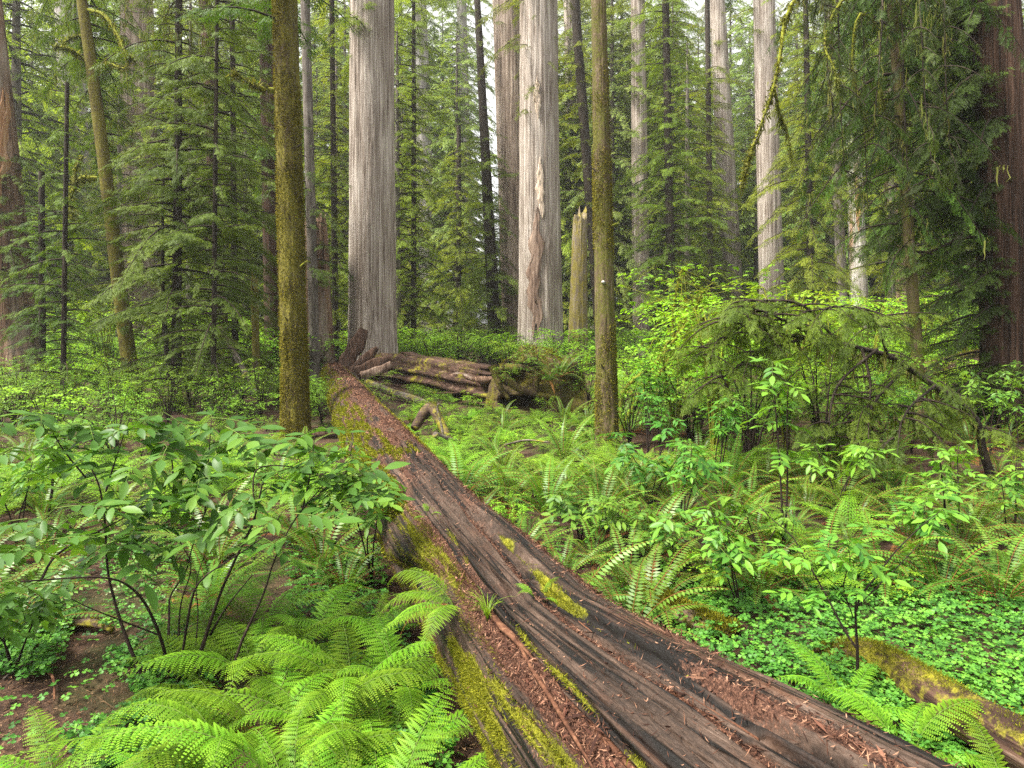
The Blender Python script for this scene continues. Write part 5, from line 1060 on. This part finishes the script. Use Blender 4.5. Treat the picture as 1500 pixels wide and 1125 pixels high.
young_elder('whorled elderberry shoot near the centre of the fern thicket', 985, 860, .62, .15, 2, 'fine', 25, tone=(.1,.35))
young_elder('elderberry with bright flat leaves before the right edge redwood', 1395, 820, 1.0, .4, 3, 'fine', 26, tone=(.15,.4))
young_elder('elderberry with one big drooping leaf fan over the sorrel', 1345, 850, .68, .2, 1, 'fine', 27, tone=(.1,.3), per=5, sc=(1.1,1.4))
young_elder('bluish elderberry at the foot of the thin mossy trunk', 955, 760, .8, .45, 4, 'fine', 28, tone=(-.1,.05))
young_elder('elderberry at the right edge over dead fern fronds', 1480, 800, .8, .35, 3, 'fine', 29, tone=(.1,.35))
young_elder('pale leaved elderberry right behind the thin mossy trunk', 960, 715, 1.15, .4, 3, 'coarse', 30, tone=(0,.2))
young_elder('elderberry behind the tall lime shoot, left of the arched bough', 1050, 740, 1.2, .45, 4, 'coarse', 31, tone=(0,.25))
young_elder('small elderberry between the ferns and the great log crest', 905, 830, .55, .25, 3, 'fine', 32, tone=(.1,.3))
young_elder('low elderberry at the crest of the great log, mid length', 850, 800, .5, .3, 3, 'fine', 33, tone=(.05,.25))
young_elder('elderberry with yellowish leaves under the arched bough', 1225, 760, .8, .4, 3, 'fine', 34, tone=(.2,.4))
young_elder('short elderberry among the brown fronds, left of the forked sapling', 1110, 840, .6, .25, 2, 'fine', 35, tone=(.1,.3))
young_elder('elderberry sapling by the bent left limb of the tall shrub', 25, 800, .8, .35, 3, 'fine', 36, tone=(-.05,.2))
young_elder('elderberry low in front of the path at the left edge', 20, 990, .6, .25, 3, 'fine', 37, tone=(-.1,.1))

# ---------------------------------------------------------------- leaning mossy maple stems, arched bough, bushes on the mound
def maple():
    base = PT(908, 640, 13.5); base[2] = 0; root = thing('vine_maple', 'leaning lime mossy maple stems with fresh leaves right of the thin mossy trunk', 'small tree', base)
    P = lambda l, d0, d1: [p-base for p in sh(l, d0, d1)]
    st = [(P([(908,640),(912,580),(925,560),(950,540),(970,522),(990,495),(1012,465),(1030,425)], 13.5, 12.5), .055), (P([(905,650),(925,600),(950,565),(972,540),(988,512),(1010,488),(1040,455)], 13.3, 12.6), .05), (P([(975,530),(1005,520),(1035,508),(1060,500)], 13, 12.6), .03), (P([(955,545),(980,500),(1000,478),(1005,440)], 13, 13.4), .03), (P([(990,500),(985,470),(992,420),(1000,395)], 12.8, 13), .02)]
    lf = MB()
    for pts, rad in st:
        C = smooth_path(pts, 20); q = MB(); V, Q = tube(C, np.linspace(rad, rad*.35, 20), 8, True, .25, 5); q.add(V, Q); o = q.build('stem', M['twig_mossy'], root, smooth=True)
        u = R.integers(0,20,500); m = MB(); moss_tufts(m, C[u]+R.normal(0,rad*.6,(500,3)), R.normal(0,1,(500,3)), .04, .012); m.build('moss', M['moss'], o)
    k = 420; c = np.array([PT(px,py,d) for px,py,d in zip(R.uniform(905,1150,k), R.uniform(385,560,k), R.uniform(11.8,14.5,k))])
    keep = [not (px_ < 960 and z_ > 3.2) for px_, z_ in zip(c[:,0]/c[:,1]*1000+750, c[:,2])]
    c = c[np.array(keep)]; k = len(c); put_leaves(lf, CL['palm'], c-base, R.uniform(0,6.28,k), R.uniform(-.3,.5,k), R.uniform(.9,1.5,k), R.uniform(-.1,.45,k))
    for i in range(0, k, 9):
        a = c[i]-base; b = st[i%5][0][-1-(i%3)]; V, Q = tube(smooth_path([b, (a+b)/2+[0,0,.15], a], 6), np.linspace(.008,.003,6), 3, False); lf.add(V, Q, None, .4, 1)
    lf.build('foliage', [M['lime'], M['twig_mossy']], root, smooth=True)
maple()
def arched():
    d = 9.5; base = GP(1452, 702); d = base[1]; base[2] = 0
    root = thing('arching_yew', 'dark yew bough arching low across the ferns, shaggy with hanging moss', 'small tree', base)
    pl = [(1452,702),(1440,660),(1432,620),(1405,590),(1360,560),(1310,525),(1262,510),(1215,500),(1165,492),(1110,490)]
    C = smooth_path([p-base for p in sh(pl, d, d-.5)], 30); q = MB(); V, Q = tube(C, np.linspace(.058,.014,30), 9, True, .3, 3); q.add(V, Q); q.build('trunk', M['dark_bark'], root, smooth=True)
    cr = MB(); mo = MB()
    for i in range(6, 30):
        for s in range(1 if i%3 else 2):
            L = R.uniform(.3,.75); add_branch(cr, C[i]+R.normal(0,.05,3), R.uniform(0,6.28), L, R.uniform(-.1,.35), R.uniform(.2,.7), 2, R.uniform(-.05,.4), 8, .34, True, R, .2)
    for k, pts in enumerate([[(1262,510),(1275,560),(1270,600),(1250,640)], [(1285,512),(1230,560),(1215,610),(1218,660)], [(1330,535),(1280,590),(1262,640),(1230,655)], [(1200,498),(1150,470),(1100,452),(1060,470)], [(1230,505),(1180,450),(1130,440),(1075,445)], [(1180,495),(1130,510),(1090,530),(1050,560)], [(1300,520),(1280,470),(1240,450),(1190,455)], [(1370,565),(1330,600),(1310,650)], [(1150,492),(1110,470),(1070,490),(1040,520)]]):
        B = smooth_path([p-base for p in sh(pts, d-.4, d-.8-.15*(k%4))], 12); q = MB(); V, Q = tube(B, np.linspace(.022,.006,12), 5, True, .3, k); q.add(V, Q); q.build('limb', M['dark_bark'], root, smooth=True)
        for i in range(3, 12):
            for s in range(2 if k > 2 else 1): add_branch(cr, B[i], R.uniform(0,6.28), R.uniform(.35,.8), R.uniform(-.1,.3), R.uniform(.2,.7), 2, R.uniform(-.05,.4), 8, .34, True, R, .15)
        u = R.uniform(0,11,26); moss_strands(mo, np.stack([np.interp(u, np.arange(12), B[:,c]) for c in range(3)], -1), .08, .4, .010)
    u = R.uniform(5,28,150); moss_strands(mo, np.stack([np.interp(u, np.arange(30), C[:,c]) for c in range(3)], -1), .08, .45, .011)
    cr.build('crown', [M['hemlock'], M['twig']], root); mo.build('hanging_moss', M['lichen'], root)
arched()
def grass_tuft(label, loc, n=38, h=.2):
    mb = MB(); th = R.uniform(0,6.28,n); l = h*R.uniform(.6,1.3,n); s = np.linspace(0,1,6); V = []
    for i in range(n):
        r_ = l[i]*(.15*s+.75*s**2.2)*R.uniform(.4,1.1); z = l[i]*(s-.45*s**3); w = .0022*np.array([1,1,.9,.75,.5,.1]); c, q = math.cos(th[i]), math.sin(th[i])
        L = np.stack([r_*c-q*w, r_*q+c*w, z], -1); K = np.stack([r_*c+q*w, r_*q-c*w, z], -1); V.append(np.stack([L,K],1).reshape(-1,3))
    Q = np.array([[2*i,2*i+1,2*i+3,2*i+2] for i in range(5)]); mb.add(np.concatenate(V), (Q[None]+(np.arange(n)*12)[:,None,None]).reshape(-1,4), None, np.repeat(R.uniform(.3,1,n),12))
    tag(mb.build('grass_tuft', M['lime'], None, loc=loc), label, 'grass')
grass_tuft('tuft of thin grass rooted in the crack of the great log above its fern', LSURF(3.55, 138, -.01))
def bush(label, loc, mesh, sc, name='bush', group=None, rz=None):
    return tag(link(name, mesh, None, loc, RND.uniform(0,6.28) if rz is None else rz, sc), label, 'bush', group)
bush('leafy huckleberry bush on the left crown of the root mound', PT(745,538,16.3), BUSHm[3], 1.0, 'huckleberry_bush')
bush('leafy huckleberry bush on the middle of the root mound', PT(785,545,16.0), BUSHm[3], 1.05, 'huckleberry_bush')
bush('leafy huckleberry bush on the right shoulder of the root mound', PT(842,565,16.1), BUSHm[0], .85, 'huckleberry_bush')
bush('pale huckleberry bush at the back of the root mound', PT(812,535,16.9), BUSHm[1], .7, 'huckleberry_bush')
for k_, (a_, px_, py_, d_, m_, s_) in enumerate([('round leafy bush low on the right flank of the root mound', 862, 590, 15.9, BUSHm[3], 1.2), ('trailing leafy bush above the hollow of the root mound', 768, 552, 15.6, BUSHm[3], .75), ('lime leafy bush at the right end of the root mound top', 858, 545, 16.7, LIMEm[1], .7), ('leafy bush spilling over the left face of the root mound', 742, 566, 15.5, BUSHm[3], .7), ('small leafy bush at the foot of the root mound hollow', 800, 606, 15.2, BUSHm[3], .6), ('leafy bush behind the mound top before the scarred redwood', 790, 535, 17.6, BUSHm[1], .8)]):
    bush(a_, PT(px_, py_, d_), m_, s_, 'huckleberry_bush')
bush('yellow green sprig bush at the top left of the root mound', PT(735,530,16.6), LIMEm[1], .55, 'huckleberry_bush')
o = link('sword_fern', SW[0], None, PT(820,552,15.5), 1.0, 1.05); tag(o, 'big dark sword fern hanging on the face of the root mound', 'fern')
o = link('sword_fern', SW[2], None, PT(804,560,15.5), 2.0, .7); tag(o, 'smaller dark fern tucked on the left of the mound fern', 'fern')

# ---------------------------------------------------------------- bushes and ferns of the understorey
taken = []
def free(x, y, gap): 
    if any((x-a)**2+(y-b)**2 < gap*gap for a, b in taken): return False
    return True
ZONES = {}
def zone_of(px, d):
    if px < 200: side = 'left of the shrub'
    elif px < 420: side = 'behind the left shrub'
    elif px < 560: side = 'by the olive mossy trunk'
    elif px < 760: side = 'right of the great log'
    elif px < 880: side = 'before the root mound'
    elif px < 1000: side = 'by the thin mossy trunk'
    elif px < 1150: side = 'under the mossy maple'
    elif px < 1300: side = 'under the arching bough'
    elif px < 1420: side = 'right of the bough'
    else: side = 'before the edge redwood'
    return side
BANDS = [(0, 4.4, 'nearest row'), (4.4, 6.2, 'front row'), (6.2, 8.6, 'middle row'), (8.6, 12, 'back row'), (12, 18, 'far row'), (18, 40, 'farthest row')]
def register(o, kind, adj, px, d):
    b = next(n for a, c, n in BANDS if a <= d < c); ZONES.setdefault((kind, adj, b, zone_of(px, d)), []).append((px, o))
def scatter(n, pxr, dr, fn, gap, tries=30):
    c = 0
    for _ in range(n*tries):
        if c >= n: break
        d = 1/RND.uniform(1/dr[1], 1/dr[0]) if dr[0] < 9 else RND.uniform(*dr); px = RND.uniform(*pxr); x = (px-CX)/F*d
        if not off_log(x, d, .16) or not off_trunks(x, d) or not free(x, d, gap) or (x-MC[0])**2+(d-MC[1])**2 < 1.6**2: continue
        if fn(px, x, d) is False: continue
        taken.append((x, d)); c += 1
def in_sorrel(px, d):
    py = HY+CH*F/d; return px > 955 and py > 880-max(0, (px-1300))*.02
def in_path(px, d):
    py = HY+CH*F/d; return px < 300-.0*py and py > 770 and not (px < 75 and py < 905)
def f_sword(px, x, d):
    if in_sorrel(px, d) or in_path(px, d): return False
    if px < 560 and d < 4.8: return False
    k = RND.randrange(6); s = RND.uniform(.55,1.05)
    o = link('sword_fern', SW[k], None, (x, d, float(gz(x,d))), (RND.uniform(-.12,.12), RND.uniform(-.12,.12), RND.uniform(0,6.28)), s)
    register(o, 'sword fern', ['dark','dark','large dark','brown fringed','upright green','upright green'][k], px, d)
def f_lady(px, x, d):
    if in_sorrel(px, d) or in_path(px, d): return False
    o = link('lady_fern', LFfar[RND.randrange(3)], None, (x, d, float(gz(x,d))), RND.uniform(0,6.28), RND.uniform(.75,1.15)); register(o, 'lady fern', 'light green', px, d)
def f_low(px, x, d):
    if 480 < px < 610 and d > 15: return False
    s = RND.uniform(.4,.65); q = RND.random()
    if q < .5: o = link('lady_fern', LFfar[RND.randrange(3)], None, (x, d, float(gz(x,d))), RND.uniform(0,6.28), s*1.1); register(o, 'lady fern', 'light green', px, d)
    else: o = link('huckleberry_bush', (BUSHm+LIMEm)[[3,3,5][int(q*50)%3]], None, (x, d, 0), RND.uniform(0,6.28), s*.8); register(o, 'bush', 'low', px, d)
def f_bush(px, x, d):
    if (385 < px < 480 and 8 < d < 12.9) or (855 < px < 925 and 8 < d < 11.6): return False
    if in_path(px, d) or in_sorrel(px, d): return False
    k = RND.randrange(4); o = link('huckleberry_bush', BUSHm[k], None, (x, d, 0), RND.uniform(0,6.28), RND.uniform(.6,1.0)); register(o, 'bush', 'small leaved', px, d)
def f_lime(px, x, d):
    if (385 < px < 480 and 8 < d < 12.9) or (855 < px < 925 and 8 < d < 11.6): return False
    if in_path(px, d): return False
    k = RND.randrange(2); o = link('salmonberry_bush', LIMEm[k], None, (x, d, 0), RND.uniform(0,6.28), RND.uniform(.6,1.0)); register(o, 'bush', 'lime leaved', px, d)
def f_tall(px, x, d):
    if px < 935 and d < 13: return False
    o = link('salmonberry_bush', LIMEm[2], None, (x, d, 0), RND.uniform(0,6.28), RND.uniform(.85,1.3)); register(o, 'bush', 'tall lime leaved', px, d)
# sword ferns placed by hand: the row over the sorrel and the shady left edge
for px, py, k, s in [(1290,862,3,1.0),(1380,880,3,1.05),(1465,890,1,1.05),(1210,850,3,.9),(1130,850,1,.85),(1040,850,0,.8),(1420,800,2,1.0),(20,935,2,.9),(-40,900,2,1.0),(60,860,0,.75),(470,830,2,.9),(440,800,2,.9),(505,860,0,.75),(1330,800,1,1.0),(880,770,5,.95),(905,745,5,.9),(925,760,4,.9)]:
    p = on_ground(px, py); o = link('sword_fern', SW[k], None, p, RND.uniform(0,6.28), s); taken.append((p[0], p[1])); register(o, 'sword fern', ['dark','dark','large dark','brown fringed','upright green','upright green'][k], px, p[1])
scatter(70, (640,1540), (4.6,9), f_sword, .48)
scatter(44, (700,1540), (9,15), f_sword, .55)
scatter(14, (-60,560), (5.2,11), f_sword, .55)
scatter(24, (-80,470), (5.6,10), f_lady, .5)
scatter(28, (600,1300), (5,10), f_lady, .42)
scatter(22, (660,1540), (5,10), f_low, .4)
scatter(60, (-60,530), (6.2,14), f_low, .38)
scatter(100, (560,900), (8.5,21), f_low, .36)
def f_sap(px, x, d):
    o = young_elder('sapling', 0, 0, RND.uniform(.9,1.6), .4, RND.randrange(2,5), 'fine' if d < 8 else 'coarse', RND.randrange(1000,9000), tone=(0,.35), loc=(x, d, float(gz(x,d)))); register(o, 'sapling', 'broad leaved', px, d)
scatter(16, (880,1540), (6.6,12), f_sap, .5)
scatter(28, (880,1540), (7,15), f_bush, .5)
scatter(36, (-80,560), (8,17), f_bush, .55)
scatter(24, (880,1560), (8,18), f_lime, .7)
scatter(22, (-80,540), (9,20), f_lime, .7)
scatter(14, (580,900), (29,36), f_lime, .9)
for px_, d_, me_, s_, lb_ in ((1045,10.4,LIMEm[2],1.05,'tall lime bush rising left in the tangle under the arching bough'),(1098,9.9,BUSHm[2],1.25,'dense small-leaved bush left of the middle of the arching bough'),(1150,11.4,LIMEm[2],1.2,'tallest lime bush behind the crown of the arching bough'),(1205,10.2,BUSHm[2],1.15,'dense small-leaved bush under the middle of the arching bough'),(1268,11.2,BUSHm[0],1.35,'olive bush behind the bend of the arching bough'),(990,11.6,LIMEm[0],1.35,'lime bush close right of the leaning mossy maple stems')):
    bush(lb_, ((px_-CX)/F*d_, d_, 0), me_, s_, 'salmonberry_bush' if 'lime' in lb_ else 'huckleberry_bush'); taken.append(((px_-CX)/F*d_, d_))
scatter(16, (905,1260), (11.8,17), f_tall, .8)
scatter(12, (1150,1560), (14,24), f_tall, 1.1)
scatter(9, (-60,420), (16,28), f_tall, 1.2)
for (kind, adj, band, side), L in ZONES.items():
    L.sort(key=lambda t: t[0])
    for i, (px, o) in enumerate(L):
        base_l = '%s %s %s, %s' % (adj, kind, side, band)
        if len(L) > 1: base_l = '%s %s %s, %s from left in the %s' % (adj, kind, side, ['first','second','third','fourth','fifth','sixth','seventh','eighth','ninth','tenth','eleventh','twelfth'][min(i,11)], band)
        tag(o, base_l, 'fern' if 'fern' in kind else kind, {'sword fern':'sword ferns of the understorey','lady fern':'lady ferns of the understorey','bush':'bushes of the understorey','sapling':'saplings of the understorey'}[kind])

for i_, (a_, b_, l_) in enumerate([((28,985),(75,968),'short dry stick on the bare path, upper one'), ((66,985),(80,1030),'rusty red twig curled on the bare path'), ((5,1000),(40,985),'dry stick at the left edge of the bare path'), ((150,1080),(168,1125),'brown stick under the long fern frond'), ((90,915),(165,925),'mossy stick across the top of the bare path')]):
    p0, p1 = on_ground(*a_), on_ground(*b_); p0[2] += .02; p1[2] += .03
    fallen('fallen_stick', l_, [p0, (p0+p1)/2+[.01,.015,.03], p1], [.007,.009,.005] if i_ < 4 else [.03,.035,.02], 'log_grey' if i_ in (0,2) else ('stave' if i_ < 4 else 'log_mossy'), 60+i_, .12, 8, 16, 0 if i_ < 4 else 900, cat='stick', ml=.014)
# ---------------------------------------------------------------- ground cover (past counting)
def sorrel():
    L = []
    for sd in (0, 2.094, 4.189):
        v = np.array([(0,0,.0),(.62,.52,.10),(.95,.30,.02),(.80,0,-.10),(.95,-.30,.02),(.62,-.52,.10)])
        c, s = math.cos(sd), math.sin(sd); L.append(np.stack([c*v[:,0]-s*v[:,1], s*v[:,0]+c*v[:,1], v[:,2]-.12*v[:,0]**2], -1))
    SV = np.concatenate(L); SQ = np.concatenate([[[0+6*k,3+6*k,2+6*k,1+6*k],[0+6*k,5+6*k,4+6*k,3+6*k]] for k in range(3)])
    P = []
    def fill(n, pxr, pyr, test=None, cl=.25):
        px = R.uniform(*pxr, n*4); d0, d1 = CH*F/(pyr[1]-HY), CH*F/(pyr[0]-HY); d = np.sqrt(R.uniform(d0*d0, d1*d1, n*4)); x = (px-CX)/F*d
        ok = (fbm(x*1.3, d*1.3, 0, 91)+R.uniform(-.3,.3,n*4)) > -cl; py = HY+CH*F/d
        if test: ok &= test(px, py)
        ok &= ~((np.abs(x-np.interp(d, LY, LX))*.95 < np.interp(d, LY, LR)*.96)); P.append(np.stack([x, d], -1)[ok][:n])
    fill(8000, (900,1560), (835,1160), lambda a, b: (b > 835+(1500-a)*.0), .6)
    fill(2600, (1050,1700), (1000,1400), None, .5)
    fill(1500, (-120,130), (890,1000), lambda a, b: a < 120-(b-900)*.5, .1)
    fill(1800, (60,330), (930,1300), lambda a, b: a > 120-(b-1125)*.5+40*np.sin(b*.05), -.02)
    fill(2200, (420,720), (800,1300), None, .3); fill(900, (100,330), (770,930), lambda a, b: a > 150, .1); fill(1500, (640,1000), (700,860), None, .2)
    fill(420, (-100,260), (780,1200), None, -.05)
    P_ = np.concatenate(P); k = len(P_); z = gz(P_[:,0], P_[:,1])+R.uniform(.03,.12,k)
    s = R.uniform(.017,.036,k); Mx = rotz(R.uniform(0,6.28,k))@roty(R.normal(-.08,.22,k))@rotx(R.normal(0,.22,k))*s[:,None,None]
    mb = MB(); mb.add_inst(SV, SQ, Mx, np.stack([P_[:,0], P_[:,1], z], -1), np.clip(R.normal(.48,.27,k)+.25*vn(P_[:,0]*1.5,P_[:,1]*1.5,0,93),0,1))
    o = mb.build('sorrel_ground_cover', M['sorrel'], None); tag(o, 'carpet of three-leaved green sorrel on the forest floor', 'ground cover', None, 'stuff')
sorrel()
def litter():
    k = 60000; px = R.uniform(-150,1100,k); d = 1/R.uniform(1/9.0,1/2.2,k); x = (px-CX)/F*d
    th = R.uniform(0,6.28,k); l = R.uniform(.008,.04,k)*(1+(R.uniform(0,1,k)>.97)*2.5); w = R.uniform(.002,.006,k); z = gz(x,d)+.02*vn(x/.18,d/.18,0,8)+R.uniform(.004,.016,k)
    Mx = rotz(th)@roty(R.normal(0,.3,k)); S = np.stack([l,w,l], -1); mb = MB(); mb.add_inst(DIA, DQ, Mx*S[:,None,:], np.stack([x,d,z], -1), R.uniform(0,1,k)**1.4)
    tag(mb.build('forest_litter', M['chip']), 'red brown needles and twigs scattered on the ground', 'litter', None, 'stuff')
litter()
def undergrowth():
    mb = MB(); arr = [BUSH[3].arrays(), LIME[1].arrays(), BUSH[1].arrays()]
    for w, (V, Q, A, MQ) in enumerate(arr):
        k = 260; d = np.sqrt(R.uniform(12**2, 44**2, k)); px = R.uniform(-150,1650,k); x = (px-CX)/F*d
        ok = np.array([off_log(a, b, .3) and (a-MC[0])**2+(b-MC[1])**2 > 3 and not (b < 29 and 470 < a/b*1000+750 < 905) for a, b in zip(x, d)]); x, d = x[ok], d[ok]; k = len(x)
        Mx = rotz(R.uniform(0,6.28,k))*(R.uniform(.7,1.3,k)*(1 if w else 1.4)*np.where(d>24,1.6,1.0))[:,None,None]; mb.add_inst(V, Q, Mx, np.stack([x,d,0*x], -1), np.clip(A[None]+R.uniform(-.15,.2,(k,1)),0,1), np.where(MQ==1,2,1 if w==1 else 0))
    k = 900; d = np.sqrt(R.uniform(7.5**2, 26**2, k)); px = np.where(R.uniform(0,1,k) < .5, R.uniform(500,920,k), R.uniform(-100,540,k)); x = (px-CX)/F*d; V, Q, A, MQ = BUSH[3].arrays()
    ok = np.array([off_log(a, b, .05) and not (480 < a/b*1000+750 < 600 and b > 15) and (a-MC[0])**2+(b-MC[1])**2 > 2 for a, b in zip(x, d)]); x, d = x[ok], d[ok]; k = len(x)
    mb.add_inst(V, Q, rotz(R.uniform(0,6.28,k))*R.uniform(.3,.5,k)[:,None,None], np.stack([x,d,0*x-.04], -1), np.clip(A[None]+R.uniform(-.1,.25,(k,1)),0,1), np.where(MQ==1,2,0))
    tag(mb.build('undergrowth', [M['bush'], M['lime'], M['twig']]), 'far low green undergrowth between the trunks', 'undergrowth', None, 'stuff')
undergrowth()
# ---------------------------------------------------------------- the damp air between the far trees
HAZE = 0.0006
if HAZE:
    mb = MB(); x0, x1, y0, y1, z0, z1 = -270, 270, -20, 330, -1.3, 66
    mb.add([(x0,y0,z0),(x1,y0,z0),(x1,y1,z0),(x0,y1,z0),(x0,y0,z1),(x1,y0,z1),(x1,y1,z1),(x0,y1,z1)], [(0,3,2,1),(4,5,6,7),(0,1,5,4),(1,2,6,5),(2,3,7,6),(3,0,4,7)])
    m, nt = nodes_of('haze'); v = N(nt, 'ShaderNodeVolumePrincipled'); v.inputs['Color'].default_value = (.92,.94,.94,1); v.inputs['Density'].default_value = HAZE; v.inputs['Anisotropy'].default_value = .2
    out = N(nt, 'ShaderNodeOutputMaterial'); nt.links.new(v.outputs[0], out.inputs['Volume'])
    tag(mb.build('haze', m), 'thin pale haze in the air between the far trees', 'haze', None, 'stuff')
